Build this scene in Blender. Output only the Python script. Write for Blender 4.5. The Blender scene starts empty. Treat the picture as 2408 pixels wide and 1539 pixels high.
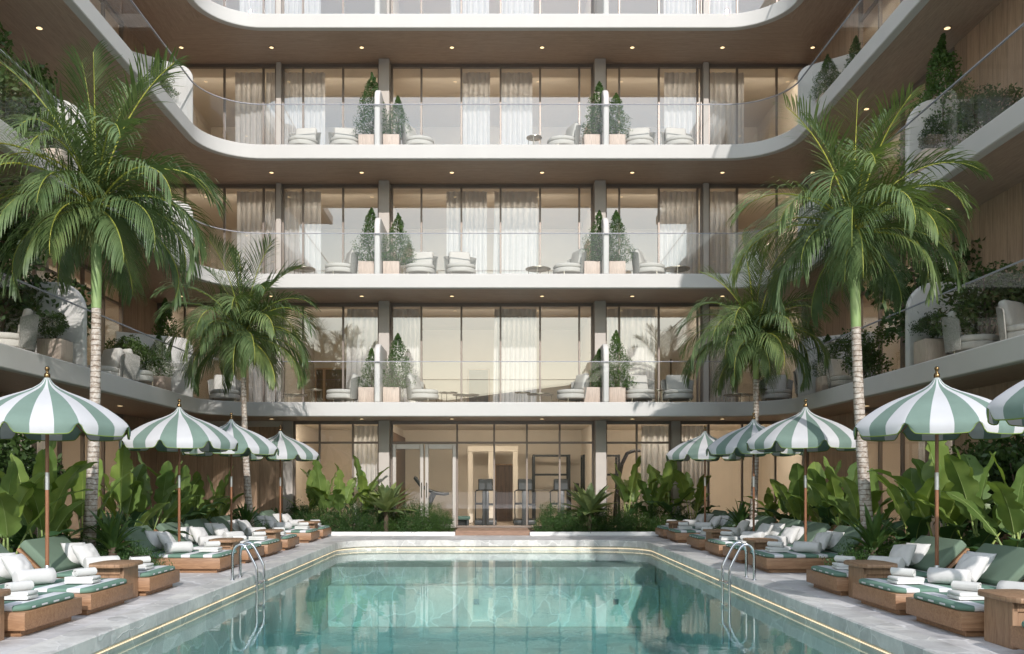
import bpy, bmesh, math, random
from mathutils import Vector, Matrix, noise
R = math.radians
PI = math.pi
sin, cos = math.sin, math.cos
SC = bpy.context.scene
COL = SC.collection

# ------------------------------------------------------------------ camera
EYE = 1.35
cd = bpy.data.cameras.new('camera'); cam = bpy.data.objects.new('camera', cd); COL.objects.link(cam)
cam.location = (0, 0, EYE); cam.rotation_euler = (R(90), 0, 0)
cd.sensor_width = 36; cd.lens = 36 * 2090 / 2408
cd.shift_x = 44 / 2408; cd.shift_y = 365.5 / 2408
cd.clip_start = .1; cd.clip_end = 2000
SC.camera = cam
# ------------------------------------------------------------------ light
SUN_AZ, SUN_EL = R(11), R(27)          # behind the camera, a little to its right
W = bpy.data.worlds.new('World'); SC.world = W; W.use_nodes = True
wn = W.node_tree; bg = wn.nodes['Background']
sky = wn.nodes.new('ShaderNodeTexSky'); sky.sky_type = 'NISHITA'; sky.sun_disc = False
sky.sun_elevation = SUN_EL; sky.sun_rotation = R(169); sky.dust_density = .1; sky.air_density = 2.2; sky.ozone_density = 2.2
hs = wn.nodes.new('ShaderNodeHueSaturation'); hs.inputs['Saturation'].default_value = .55; wn.links.new(sky.outputs[0], hs.inputs['Color'])
tn = wn.nodes.new('ShaderNodeMix'); tn.data_type = 'RGBA'; tn.blend_type = 'MULTIPLY'; tn.inputs[0].default_value = 1; tn.inputs[7].default_value = (1.01, .985, 1.04, 1)
wn.links.new(hs.outputs[0], tn.inputs[6]); wn.links.new(tn.outputs[2], bg.inputs[0]); bg.inputs[1].default_value = .15
sl = bpy.data.lights.new('sun', 'SUN'); sl.energy = 2.0; sl.angle = R(.5); sl.color = (1, .95, .92)
so = bpy.data.objects.new('sun', sl); COL.objects.link(so)
sv = Vector((sin(SUN_AZ) * cos(SUN_EL), -cos(SUN_AZ) * cos(SUN_EL), sin(SUN_EL)))
so.rotation_euler = sv.to_track_quat('Z', 'Y').to_euler(); so.location = (5, -20, 20)
SC.view_settings.view_transform = 'Standard'; SC.view_settings.look = 'None'
SC.view_settings.exposure = .9; SC.view_settings.gamma = 1
SC.cycles.max_bounces = 8; SC.cycles.transparent_max_bounces = 24; SC.cycles.diffuse_bounces = 4
SC.cycles.glossy_bounces = 4; SC.cycles.caustics_reflective = False; SC.cycles.caustics_refractive = False
SC.cycles.sample_clamp_indirect = 6

# ------------------------------------------------------------------ materials
def new_mat(name):
    m = bpy.data.materials.new(name); m.use_nodes = True
    nt = m.node_tree; b = nt.nodes['Principled BSDF']
    return m, nt, b
def nd(nt, t, **kw):
    n = nt.nodes.new(t)
    for k, v in kw.items():
        if k in n.inputs: n.inputs[k].default_value = v
        else: setattr(n, k, v)
    return n
def ramp(nt, fac, stops):
    r = nt.nodes.new('ShaderNodeValToRGB')
    while len(r.color_ramp.elements) < len(stops): r.color_ramp.elements.new(.5)
    for e, (p, c) in zip(r.color_ramp.elements, stops):
        e.position = p; e.color = (*c, 1) if len(c) == 3 else c
    nt.links.new(fac, r.inputs[0]); return r.outputs[0]
def objco(nt, scale=(1, 1, 1), world=False, rnd=0):
    if world:
        g = nt.nodes.new('ShaderNodeNewGeometry'); o = g.outputs['Position']
    else:
        tc = nt.nodes.new('ShaderNodeTexCoord'); o = tc.outputs['Object']
    if rnd:
        oi = nt.nodes.new('ShaderNodeObjectInfo')
        mu = nd(nt, 'ShaderNodeVectorMath', operation='SCALE'); nt.links.new(oi.outputs['Location'], mu.inputs[0]); mu.inputs['Scale'].default_value = rnd
        ad = nd(nt, 'ShaderNodeVectorMath', operation='ADD'); nt.links.new(o, ad.inputs[0]); nt.links.new(mu.outputs[0], ad.inputs[1]); o = ad.outputs[0]
    mp = nt.nodes.new('ShaderNodeMapping'); mp.inputs['Scale'].default_value = scale
    nt.links.new(o, mp.inputs[0]); return mp.outputs[0]
def noi(nt, co, scale, detail=4, rough=.6, dist=0):
    n = nd(nt, 'ShaderNodeTexNoise', Scale=scale, Detail=detail, Roughness=rough, Distortion=dist)
    nt.links.new(co, n.inputs['Vector']); return n.outputs['Fac']
def bump(nt, b, h, strength=.3, dist=.01):
    bp = nd(nt, 'ShaderNodeBump', Strength=strength, Distance=dist)
    nt.links.new(h, bp.inputs['Height']); nt.links.new(bp.outputs[0], b.inputs['Normal'])
def mixc(nt, f, a, c, mode='MIX'):
    m = nd(nt, 'ShaderNodeMix', data_type='RGBA', blend_type=mode)
    for s, v in ((m.inputs[0], f), (m.inputs[6], a), (m.inputs[7], c)):
        if hasattr(v, 'links'): nt.links.new(v, s)
        elif isinstance(v, (int, float)): s.default_value = v
        else: s.default_value = (*v, 1)
    return m.outputs[2]
def plain(name, col, rough=.6, metal=0, var=.08, scale=6, bmp=0, world=False, spec=.5):
    m, nt, b = new_mat(name); co = objco(nt, world=world, rnd=0 if world else 1.7)
    f = noi(nt, co, scale)
    c = ramp(nt, f, [(.25, [x * (1 - var) for x in col]), (.75, [min(1, x * (1 + var)) for x in col])])
    nt.links.new(c, b.inputs['Base Color']); b.inputs['Roughness'].default_value = rough
    b.inputs['Metallic'].default_value = metal; b.inputs['Specular IOR Level'].default_value = spec
    if bmp: bump(nt, b, noi(nt, co, scale * 9, 5), bmp, .004)
    return m
def wood(name, c1, c2, scale=(1.2, 14, 14), rough=.55, world=False, plank=0, axis='X', bmp=.25):
    m, nt, b = new_mat(name)
    co = objco(nt, scale, world, 0 if world else 1.3)
    f = noi(nt, co, 2.2, 6, .65, 1.2); f2 = noi(nt, co, 9, 3, .6, .3)
    c = ramp(nt, f, [(.3, c1), (.5, [(p + q) / 2 for p, q in zip(c1, c2)]), (.72, c2)])
    dk = ramp(nt, f2, [(.3, (.72, .72, .72)), (.55, (1, 1, 1))])
    c = mixc(nt, .8, c, dk, 'MULTIPLY')
    if plank:
        raw = objco(nt, (1, 1, 1), world)
        sp = nt.nodes.new('ShaderNodeSeparateXYZ'); nt.links.new(raw, sp.inputs[0])
        a = nd(nt, 'ShaderNodeMath', operation='DIVIDE'); nt.links.new(sp.outputs[axis], a.inputs[0]); a.inputs[1].default_value = plank
        fr = nd(nt, 'ShaderNodeMath', operation='FRACT'); nt.links.new(a.outputs[0], fr.inputs[0])
        fl = nd(nt, 'ShaderNodeMath', operation='FLOOR'); nt.links.new(a.outputs[0], fl.inputs[0])
        wn_ = nd(nt, 'ShaderNodeTexWhiteNoise', noise_dimensions='1D'); nt.links.new(fl.outputs[0], wn_.inputs['W'])
        tone = ramp(nt, wn_.outputs['Value'], [(0, (.84, .84, .84)), (1, (1.08, 1.06, 1.04))])
        c = mixc(nt, 1., c, tone, 'MULTIPLY')
        gr = ramp(nt, fr.outputs[0], [(0, (.45, .45, .45)), (.025, (1, 1, 1)), (.975, (1, 1, 1)), (1, (.45, .45, .45))])
        c = mixc(nt, 1., c, gr, 'MULTIPLY')
    nt.links.new(c, b.inputs['Base Color']); b.inputs['Roughness'].default_value = rough
    bump(nt, b, f2, bmp, .003)
    return m
M = {}
M['stucco'] = plain('white_stucco', (.55, .535, .505), .75, var=.03, scale=1.5, bmp=.25, world=True)
M['fin'] = plain('fin_plaster', (.62, .595, .56), .7, var=.02, scale=2, bmp=.15, world=True)
M['kerb'] = plain('kerb_plaster', (.78, .77, .75), .7, var=.03, scale=3, bmp=.2, world=True)
M['column'] = plain('column_taupe', (.50, .455, .41), .7, var=.04, scale=3, bmp=.1, world=True)
M['frame'] = plain('bronze_frame', (.23, .19, .16), .42, metal=.35, var=.05)
M['frame_light'] = plain('champagne_frame', (.46, .42, .38), .38, metal=.5, var=.05)
M['rail'] = plain('rail_metal', (.34, .34, .37), .6, metal=.0, var=.04)
M['soffit'] = wood('soffit_wood', (.35, .25, .185), (.47, .35, .27), (.55, 9, 9), .5, True, 0, bmp=.12)
M['soffit_side'] = wood('soffit_wood_side', (.35, .25, .185), (.47, .35, .27), (9, .55, 9), .5, True, 0, bmp=.12)
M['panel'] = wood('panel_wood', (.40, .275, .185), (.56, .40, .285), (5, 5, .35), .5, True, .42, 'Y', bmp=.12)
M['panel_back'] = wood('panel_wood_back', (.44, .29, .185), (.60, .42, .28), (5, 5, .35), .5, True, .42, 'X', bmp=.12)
M['teak'] = wood('teak', (.23, .115, .055), (.42, .24, .13), (1.1, 12, 12), .5, False, .0)
M['teak_table'] = wood('teak_table', (.27, .15, .08), (.47, .295, .18), (10, 10, 1.1), .5, False, .115, 'X')
M['pole'] = wood('pole_wood', (.20, .085, .04), (.36, .165, .085), (14, 14, 1.3), .38)
M['planter'] = wood('planter_wood', (.52, .40, .32), (.66, .53, .44), (10, 10, .8), .6, False, .0)
M['steps'] = wood('entrance_step', (.22, .13, .085), (.34, .21, .14), (1.0, 8, 8), .5, True, 0)
M['steel'] = plain('polished_steel', (.62, .64, .68), .12, metal=1, var=.02)
M['brass'] = plain('dark_brass', (.20, .13, .06), .22, metal=1, var=.1)
M['sleeve'] = plain('pole_sleeve', (.55, .56, .55), .3, metal=.8, var=.04)
M['wall_in'] = plain('interior_plaster', (.61, .545, .46), .8, var=.03, scale=2, world=True)
M['ceil_in'] = plain('interior_ceiling', (.70, .64, .55), .8, var=.02, scale=2, world=True)
M['floor_in'] = plain('interior_floor', (.42, .33, .25), .35, var=.08, scale=2, world=True)
M['dark_wood'] = wood('dark_wood_door', (.07, .037, .02), (.15, .085, .05), (5, 5, .5), .5, True, .5, 'X')
M['balc_floor'] = plain('balcony_floor', (.45, .41, .37), .5, var=.06, scale=4, world=True)
M['soil'] = plain('soil', (.035, .026, .018), .95, var=.4, scale=12, bmp=.6, world=True)
M['rope'] = plain('rope_grey', (.30, .29, .26), .8, var=.3, scale=40, bmp=.6)
M['uphol'] = plain('cream_upholstery', (.53, .505, .455), .85, var=.03, scale=5, bmp=.15)
M['champ'] = plain('champagne_metal', (.55, .50, .40), .25, metal=.9, var=.04)
M['gym_black'] = plain('black_steel', (.012, .012, .013), .35, metal=.2, var=.1)
M['gym_grey'] = plain('grey_plastic', (.045, .05, .055), .4, var=.1)
M['gym_mat'] = plain('green_foam', (.06, .12, .10), .7, var=.1)

def cloth(name, col, rough=.9, trans=0, weave=220, var=.04, bmp=.2):
    m, nt, b = new_mat(name); co = objco(nt, rnd=1.1)
    f = noi(nt, co, 5, 4)
    c = ramp(nt, f, [(.3, [x * (1 - var) for x in col]), (.7, [min(1, x * (1 + var)) for x in col])])
    nt.links.new(c, b.inputs['Base Color']); b.inputs['Roughness'].default_value = rough
    b.inputs['Specular IOR Level'].default_value = .15
    bump(nt, b, noi(nt, co, weave, 2), bmp, .002)
    if trans:
        tr = nt.nodes.new('ShaderNodeBsdfTranslucent'); nt.links.new(c, tr.inputs[0])
        mx = nt.nodes.new('ShaderNodeMixShader'); mx.inputs[0].default_value = trans
        nt.links.new(b.outputs[0], mx.inputs[1]); nt.links.new(tr.outputs[0], mx.inputs[2])
        nt.links.new(mx.outputs[0], nt.nodes['Material Output'].inputs[0])
    return m
M['pillow'] = cloth('white_linen', (.63, .62, .60), bmp=.35, weave=60)
M['towel'] = cloth('white_towel', (.64, .635, .61), weave=140, bmp=.6)
M['green_fab'] = cloth('sage_fabric', (.16, .22, .16))
M['can_green'] = cloth('canopy_green', (.19, .265, .225), trans=.12, var=.06)
M['can_white'] = cloth('canopy_white', (.59, .59, .60), trans=.12, var=.03)
M['can_trim'] = cloth('canopy_trim', (.17, .24, .05))
M['curtain'] = cloth('curtain_voile', (.80, .79, .78), trans=.35, weave=90, bmp=.1)

def mattress_mat():
    m, nt, b = new_mat('striped_mattress')
    tc = nt.nodes.new('ShaderNodeTexCoord'); sp = nt.nodes.new('ShaderNodeSeparateXYZ'); nt.links.new(tc.outputs['Object'], sp.inputs[0])
    ab = nd(nt, 'ShaderNodeMath', operation='ABSOLUTE'); nt.links.new(sp.outputs['X'], ab.inputs[0])
    # stripes run across the bed; on the foot end they turn and run the other way
    a = nd(nt, 'ShaderNodeMath', operation='MULTIPLY_ADD'); nt.links.new(ab.outputs[0], a.inputs[0]); a.inputs[1].default_value = 1 / .33; a.inputs[2].default_value = .22
    fr = nd(nt, 'ShaderNodeMath', operation='FRACT'); nt.links.new(a.outputs[0], fr.inputs[0])
    s1 = nd(nt, 'ShaderNodeMath', operation='GREATER_THAN'); nt.links.new(fr.outputs[0], s1.inputs[0]); s1.inputs[1].default_value = .60
    d = nd(nt, 'ShaderNodeMath', operation='DIVIDE'); nt.links.new(sp.outputs['Y'], d.inputs[0]); d.inputs[1].default_value = .21
    fr2 = nd(nt, 'ShaderNodeMath', operation='FRACT'); nt.links.new(d.outputs[0], fr2.inputs[0])
    s2 = nd(nt, 'ShaderNodeMath', operation='GREATER_THAN'); nt.links.new(fr2.outputs[0], s2.inputs[0]); s2.inputs[1].default_value = .5
    lt = nd(nt, 'ShaderNodeMath', operation='LESS_THAN'); nt.links.new(ab.outputs[0], lt.inputs[0]); lt.inputs[1].default_value = .016
    mm = nd(nt, 'ShaderNodeMix', data_type='FLOAT'); nt.links.new(lt.outputs[0], mm.inputs[0]); nt.links.new(s1.outputs[0], mm.inputs[2]); nt.links.new(s2.outputs[0], mm.inputs[3])
    c = mixc(nt, mm.outputs[0], (.15, .25, .195), (.68, .68, .69))
    nt.links.new(c, b.inputs['Base Color']); b.inputs['Roughness'].default_value = .85; b.inputs['Specular IOR Level'].default_value = .2
    bump(nt, b, noi(nt, tc.outputs['Object'], 150, 2), .25, .002)
    return m
M['mattress'] = mattress_mat()

def stone(name, base, dark, vein, scale, joint=.02, bmp=.5, vein_amt=1.0):
    m, nt, b = new_mat(name); co = objco(nt, world=True)
    wob = nd(nt, 'ShaderNodeTexNoise', Scale=1.6, Detail=3); nt.links.new(co, wob.inputs['Vector'])
    wm = nd(nt, 'ShaderNodeVectorMath', operation='SCALE'); nt.links.new(wob.outputs['Color'], wm.inputs[0]); wm.inputs['Scale'].default_value = .5
    ad = nd(nt, 'ShaderNodeVectorMath', operation='ADD'); nt.links.new(co, ad.inputs[0]); nt.links.new(wm.outputs[0], ad.inputs[1])
    v = nd(nt, 'ShaderNodeTexVoronoi', feature='DISTANCE_TO_EDGE', Scale=scale); nt.links.new(ad.outputs[0], v.inputs['Vector'])
    vc = nd(nt, 'ShaderNodeTexVoronoi', feature='F1', Scale=scale); nt.links.new(ad.outputs[0], vc.inputs['Vector'])
    f = noi(nt, co, 2.2, 6, .62, .8); f2 = noi(nt, co, 14, 6, .7)
    c = ramp(nt, f, [(.28, dark), (.5, base), (.74, [min(1, x * 1.18) for x in base])])
    sp = nt.nodes.new('ShaderNodeSeparateColor'); nt.links.new(vc.outputs['Color'], sp.inputs[0])
    tone = ramp(nt, sp.outputs[0], [(0, (.80, .80, .81)), (1, (1.12, 1.11, 1.09))])
    c = mixc(nt, 1., c, tone, 'MULTIPLY')
    sm = ramp(nt, f2, [(.3, (.86, .86, .86)), (.7, (1.05, 1.05, 1.05))])
    c = mixc(nt, .9, c, sm, 'MULTIPLY')
    jt = ramp(nt, v.outputs['Distance'], [(0, (1, 1, 1)), (joint, (.6, .6, .6)), (joint * 2, (0, 0, 0))])
    jm = nd(nt, 'ShaderNodeMath', operation='MULTIPLY'); nt.links.new(jt, jm.inputs[0]); jm.inputs[1].default_value = vein_amt
    c = mixc(nt, jm.outputs[0], c, vein)
    nt.links.new(c, b.inputs['Base Color'])
    rr = ramp(nt, f, [(.3, (.38, .38, .38)), (.7, (.62, .62, .62))]); nt.links.new(rr, b.inputs['Roughness'])
    h = nd(nt, 'ShaderNodeMath', operation='ADD'); nt.links.new(jt, h.inputs[0]); nt.links.new(f2, h.inputs[1])
    bump(nt, b, h.outputs[0], bmp, .006)
    return m
M['deck'] = stone('deck_stone', (.63, .62, .61), (.47, .465, .46), (.78, .77, .76), 1.5, .016, .6, .95)
M['pool_tile'] = stone('pool_stone', (.55, .56, .52), (.43, .44, .41), (.74, .74, .71), 1.7, .012, .4, .9)
M['coping'] = stone('coping_stone', (.62, .61, .58), (.44, .43, .41), (.70, .69, .66), 2.6, .016, .5, .8)
M['ground'] = plain('far_ground', (.50, .48, .44), .9, var=.08, scale=.3, world=True)

M['horizon_blocker'] = plain('horizon_blocker_drab', (.13, .14, .10), .95, var=.4, scale=.05, world=True)  # for the added ridge behind the camera, never in view
def glass(name, tint=(.96, .97, .97), refl=1.0, rough=0.0, base=.0):
    m = bpy.data.materials.new(name); m.use_nodes = True; nt = m.node_tree
    for n in list(nt.nodes): nt.nodes.remove(n)
    out = nt.nodes.new('ShaderNodeOutputMaterial')
    t = nt.nodes.new('ShaderNodeBsdfTransparent'); t.inputs[0].default_value = (*tint, 1)
    g = nt.nodes.new('ShaderNodeBsdfGlossy'); g.inputs['Roughness'].default_value = rough
    lw = nt.nodes.new('ShaderNodeLayerWeight'); lw.inputs['Blend'].default_value = .5
    pw = nd(nt, 'ShaderNodeMath', operation='POWER'); nt.links.new(lw.outputs['Facing'], pw.inputs[0]); pw.inputs[1].default_value = 5
    mu = nd(nt, 'ShaderNodeMath', operation='MULTIPLY_ADD', use_clamp=True); nt.links.new(pw.outputs[0], mu.inputs[0]); mu.inputs[1].default_value = refl; mu.inputs[2].default_value = base
    mx = nt.nodes.new('ShaderNodeMixShader'); nt.links.new(mu.outputs[0], mx.inputs[0])
    nt.links.new(t.outputs[0], mx.inputs[1]); nt.links.new(g.outputs[0], mx.inputs[2]); nt.links.new(mx.outputs[0], out.inputs[0])
    return m
M['glass'] = glass('window_glass', (.95, .95, .94), .76, 0, .24)
M['glass_low'] = glass('ground_floor_glass', (.95, .95, .94), .85, 0, .10)
M['rail_glass'] = glass('balustrade_glass', (.95, .965, .965), .5, 0, .05)

def water_mat():
    m = bpy.data.materials.new('pool_water'); m.use_nodes = True; nt = m.node_tree
    for n in list(nt.nodes): nt.nodes.remove(n)
    out = nt.nodes.new('ShaderNodeOutputMaterial')
    t = nt.nodes.new('ShaderNodeBsdfTransparent'); t.inputs[0].default_value = (.97, 1, 1, 1)
    g = nt.nodes.new('ShaderNodeBsdfGlossy'); g.inputs['Roughness'].default_value = .015
    co = objco(nt, (1, 1.0, 1), True)
    a = nd(nt, 'ShaderNodeTexNoise', Scale=2.2, Detail=4, Roughness=.6, Distortion=.6); nt.links.new(co, a.inputs['Vector'])
    bp = nd(nt, 'ShaderNodeBump', Strength=.035, Distance=.05); nt.links.new(a.outputs['Fac'], bp.inputs['Height'])
    fr = nt.nodes.new('ShaderNodeFresnel'); fr.inputs[0].default_value = 1.33
    for n in (g, fr): nt.links.new(bp.outputs[0], n.inputs['Normal'])
    geo = nt.nodes.new('ShaderNodeNewGeometry'); sp = nt.nodes.new('ShaderNodeSeparateXYZ'); nt.links.new(geo.outputs['True Normal'], sp.inputs[0])
    up = nd(nt, 'ShaderNodeMath', operation='GREATER_THAN'); ab = nd(nt, 'ShaderNodeMath', operation='ABSOLUTE')
    nt.links.new(sp.outputs['Z'], ab.inputs[0]); nt.links.new(ab.outputs[0], up.inputs[0]); up.inputs[1].default_value = .9
    bf = nd(nt, 'ShaderNodeMath', operation='SUBTRACT'); bf.inputs[0].default_value = 1; nt.links.new(geo.outputs['Backfacing'], bf.inputs[1])
    m1 = nd(nt, 'ShaderNodeMath', operation='MULTIPLY'); nt.links.new(up.outputs[0], m1.inputs[0]); nt.links.new(bf.outputs[0], m1.inputs[1])
    m2 = nd(nt, 'ShaderNodeMath', operation='MULTIPLY'); nt.links.new(m1.outputs[0], m2.inputs[0]); nt.links.new(fr.outputs[0], m2.inputs[1])
    m3 = nd(nt, 'ShaderNodeMath', operation='MULTIPLY'); nt.links.new(m2.outputs[0], m3.inputs[0]); m3.inputs[1].default_value = 1.1
    mx = nt.nodes.new('ShaderNodeMixShader'); nt.links.new(m3.outputs[0], mx.inputs[0])
    nt.links.new(t.outputs[0], mx.inputs[1]); nt.links.new(g.outputs[0], mx.inputs[2]); nt.links.new(mx.outputs[0], out.inputs[0])
    va = nt.nodes.new('ShaderNodeVolumeAbsorption'); va.inputs['Color'].default_value = (.45, .88, .89, 1); va.inputs['Density'].default_value = .18
    nt.links.new(va.outputs[0], out.inputs['Volume'])
    return m
M['water'] = water_mat()

def emit(name, col, s):
    m, nt, b = new_mat(name); b.inputs['Base Color'].default_value = (*col, 1)
    b.inputs['Emission Color'].default_value = (*col, 1); b.inputs['Emission Strength'].default_value = s
    return m
M['lamp'] = emit('lamp_glow', (1, .72, .38), 1.0)
M['led'] = emit('led_strip', (1, .84, .60), .5)

def leaf(name, c1, c2, trans=.3, rough=.4, scale=3, rib=None):
    m, nt, b = new_mat(name); co = objco(nt, rnd=2.3)
    f = noi(nt, co, scale, 3)
    oi = nt.nodes.new('ShaderNodeObjectInfo')
    c = ramp(nt, f, [(.3, c1), (.72, c2)])
    t = ramp(nt, oi.outputs['Random'], [(0, (.75, .8, .8)), (.5, (1, 1, 1)), (1, (1.25, 1.15, .9))])
    c = mixc(nt, 1., c, t, 'MULTIPLY')
    nt.links.new(c, b.inputs['Base Color']); b.inputs['Roughness'].default_value = rough
    b.inputs['Specular IOR Level'].default_value = .4
    tr = nt.nodes.new('ShaderNodeBsdfTranslucent')
    tc = mixc(nt, 1., c, (1.5, 1.5, .6), 'MULTIPLY'); nt.links.new(tc, tr.inputs[0])
    mx = nt.nodes.new('ShaderNodeMixShader'); mx.inputs[0].default_value = trans
    nt.links.new(b.outputs[0], mx.inputs[1]); nt.links.new(tr.outputs[0], mx.inputs[2])
    nt.links.new(mx.outputs[0], nt.nodes['Material Output'].inputs[0])
    return m
M['banana'] = leaf('banana_leaf', (.12, .20, .05), (.23, .32, .09), .3, .38, 2.5)
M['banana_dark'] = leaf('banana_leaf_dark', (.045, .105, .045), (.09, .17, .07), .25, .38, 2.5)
M['rib'] = leaf('leaf_rib', (.28, .38, .12), (.38, .46, .18), .15, .5)
M['palm'] = leaf('palm_leaf', (.082, .135, .052), (.175, .235, .10), .22, .42, 5)
M['rachis'] = leaf('palm_rachis', (.26, .30, .05), (.40, .40, .08), .05, .5)
M['shaft'] = leaf('palm_crownshaft', (.22, .33, .12), (.34, .44, .19), 0, .5, 3)
M['fruit'] = leaf('palm_fruit', (.10, .12, .03), (.20, .21, .06), .2, .6, 8)
M['box'] = leaf('boxwood_leaf', (.030, .075, .018), (.065, .13, .032), .2, .5, 8)
M['cone'] = leaf('cypress_leaf', (.040, .095, .022), (.095, .17, .045), .2, .5, 6)
M['treeleaf'] = leaf('tree_leaf', (.030, .065, .016), (.07, .115, .03), .2, .45, 4)
M['strap'] = leaf('strap_leaf', (.045, .10, .03), (.11, .185, .055), .22, .38, 3)
M['sago'] = leaf('fern_leaf', (.13, .18, .075), (.22, .28, .13), .22, .5, 9)
M['moss'] = leaf('moss', (.03, .10, .012), (.07, .19, .02), .1, .7, 20)
M['bark'] = plain('twig_bark', (.10, .07, .05), .9, var=.3, scale=20, bmp=.5)
def trunk_mat():
    m, nt, b = new_mat('palm_trunk')
    co = objco(nt); sp = nt.nodes.new('ShaderNodeSeparateXYZ'); nt.links.new(co, sp.inputs[0])
    n1 = noi(nt, objco(nt, (2, 2, 2), rnd=1), 3, 4)
    a = nd(nt, 'ShaderNodeMath', operation='MULTIPLY_ADD'); nt.links.new(n1, a.inputs[0]); a.inputs[1].default_value = .05; nt.links.new(sp.outputs['Z'], a.inputs[2])
    d = nd(nt, 'ShaderNodeMath', operation='DIVIDE'); nt.links.new(a.outputs[0], d.inputs[0]); d.inputs[1].default_value = .075
    fr = nd(nt, 'ShaderNodeMath', operation='FRACT'); nt.links.new(d.outputs[0], fr.inputs[0])
    ring = ramp(nt, fr.outputs[0], [(0, (.30, .24, .19)), (.14, (.95, .95, .95)), (.9, (1, 1, 1)), (1, (.4, .34, .28))])
    n2 = noi(nt, objco(nt, (5, 5, 6), rnd=2), 3, 6, .7)
    c = ramp(nt, n2, [(.30, (.17, .115, .08)), (.44, (.38, .31, .25)), (.60, (.58, .53, .47))])
    c = mixc(nt, 1., c, ring, 'MULTIPLY')
    nt.links.new(c, b.inputs['Base Color']); b.inputs['Roughness'].default_value = .8
    h = nd(nt, 'ShaderNodeMath', operation='ADD'); nt.links.new(ring, h.inputs[0]); nt.links.new(n2, h.inputs[1])
    bump(nt, b, h.outputs[0], .8, .012)
    return m
M['trunk'] = trunk_mat()

# ------------------------------------------------------------------ mesh helpers
class MB:
    def __init__(s): s.v = []; s.f = []; s.m = []; s.mats = []
    def mi(s, mat):
        if mat not in s.mats: s.mats.append(mat)
        return s.mats.index(mat)
    def add(s, verts, faces, mat=None, flip=False):
        o = len(s.v); s.v += [tuple(v) for v in verts]; k = s.mi(mat)
        for f in faces:
            f = [o + i for i in f]
            s.f.append(f[::-1] if flip else f); s.m.append(k)
    def bm(s, b, mat=None):
        b.verts.ensure_lookup_table(); b.verts.index_update()
        s.add([v.co[:] for v in b.verts], [[v.index for v in f.verts] for f in b.faces], mat); b.free()
    def box(s, x0, x1, y0, y1, z0, z1, mat=None, bev=0, seg=1):
        b = bmesh.new(); bmesh.ops.create_cube(b, size=1)
        for v in b.verts:
            v.co = Vector((x0 + (v.co.x + .5) * (x1 - x0), y0 + (v.co.y + .5) * (y1 - y0), z0 + (v.co.z + .5) * (z1 - z0)))
        if bev: bmesh.ops.bevel(b, geom=b.edges[:], offset=bev, segments=seg, profile=.5, affect='EDGES')
        s.bm(b, mat)
    def obox(s, c, ax, ay, az, hx, hy, hz, mat=None, bev=0, seg=1):
        b = bmesh.new(); bmesh.ops.create_cube(b, size=1)
        for v in b.verts: v.co = Vector((v.co.x * 2 * hx, v.co.y * 2 * hy, v.co.z * 2 * hz))
        if bev: bmesh.ops.bevel(b, geom=b.edges[:], offset=bev, segments=seg, profile=.5, affect='EDGES')
        c, ax, ay, az = Vector(c), Vector(ax).normalized(), Vector(ay).normalized(), Vector(az).normalized()
        for v in b.verts: v.co = c + ax * v.co.x + ay * v.co.y + az * v.co.z
        s.bm(b, mat)
    def prism(s, pts, z0, z1, mat=None, bev=0, seg=2):
        b = bmesh.new(); vs = [b.verts.new((x, y, z0)) for x, y in pts]; f = b.faces.new(vs)
        if f.normal.z > 0 or True: pass
        r = bmesh.ops.extrude_face_region(b, geom=[f])
        for g in r['geom']:
            if isinstance(g, bmesh.types.BMVert): g.co.z = z1
        bmesh.ops.recalc_face_normals(b, faces=b.faces[:])
        if bev:
            es = [e for e in b.edges if abs(e.verts[0].co.z - e.verts[1].co.z) < 1e-6]
            bmesh.ops.bevel(b, geom=es, offset=bev, segments=seg, profile=.5, affect='EDGES')
        s.bm(b, mat)
    def tube(s, pts, r, mat=None, n=8, cap=True):
        pts = [Vector(p) for p in pts]; rs = r if isinstance(r, (list, tuple)) else [r] * len(pts)
        V = []; F = []; up = Vector((0, 0, 1)); prev = None
        for i, p in enumerate(pts):
            t = (pts[min(i + 1, len(pts) - 1)] - pts[max(i - 1, 0)]).normalized()
            a = t.orthogonal().normalized() if prev is None else (prev - t * prev.dot(t)).normalized()
            prev = a; b = t.cross(a)
            for k in range(n):
                an = 2 * PI * k / n; V.append(p + (a * cos(an) + b * sin(an)) * rs[i])
        for i in range(len(pts) - 1):
            for k in range(n):
                k2 = (k + 1) % n; F.append((i * n + k, i * n + k2, (i + 1) * n + k2, (i + 1) * n + k))
        if cap: F.append(list(range(n))[::-1]); F.append([(len(pts) - 1) * n + k for k in range(n)])
        s.add(V, F, mat)
    def lathe(s, prof, mat=None, n=16, c=(0, 0, 0)):
        V = []; F = []
        for r, z in prof:
            for k in range(n):
                a = 2 * PI * k / n; V.append((c[0] + r * cos(a), c[1] + r * sin(a), c[2] + z))
        for i in range(len(prof) - 1):
            for k in range(n):
                k2 = (k + 1) % n; F.append((i * n + k, i * n + k2, (i + 1) * n + k2, (i + 1) * n + k))
        F.append(list(range(n))[::-1]); F.append([(len(prof) - 1) * n + k for k in range(n)])
        s.add(V, F, mat)
    def mesh(s, name, smooth=35, mirror=False):
        me = bpy.data.meshes.new(name)
        v = [(-x, y, z) for x, y, z in s.v] if mirror else s.v
        f = [q[::-1] for q in s.f] if mirror else s.f
        me.from_pydata(v, [], f)
        for mt in s.mats: me.materials.append(M[mt] if isinstance(mt, str) else mt)
        if len(s.mats) > 1: me.polygons.foreach_set('material_index', s.m)
        me.update()
        if smooth:
            me.shade_smooth()
            if smooth < 180: me.set_sharp_from_angle(angle=R(smooth))
        return me
    def build(s, name, parent=None, smooth=35, mirror=False, loc=None, rot=None):
        return put(name, s.mesh(name, smooth, mirror), parent, loc, rot)
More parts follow.
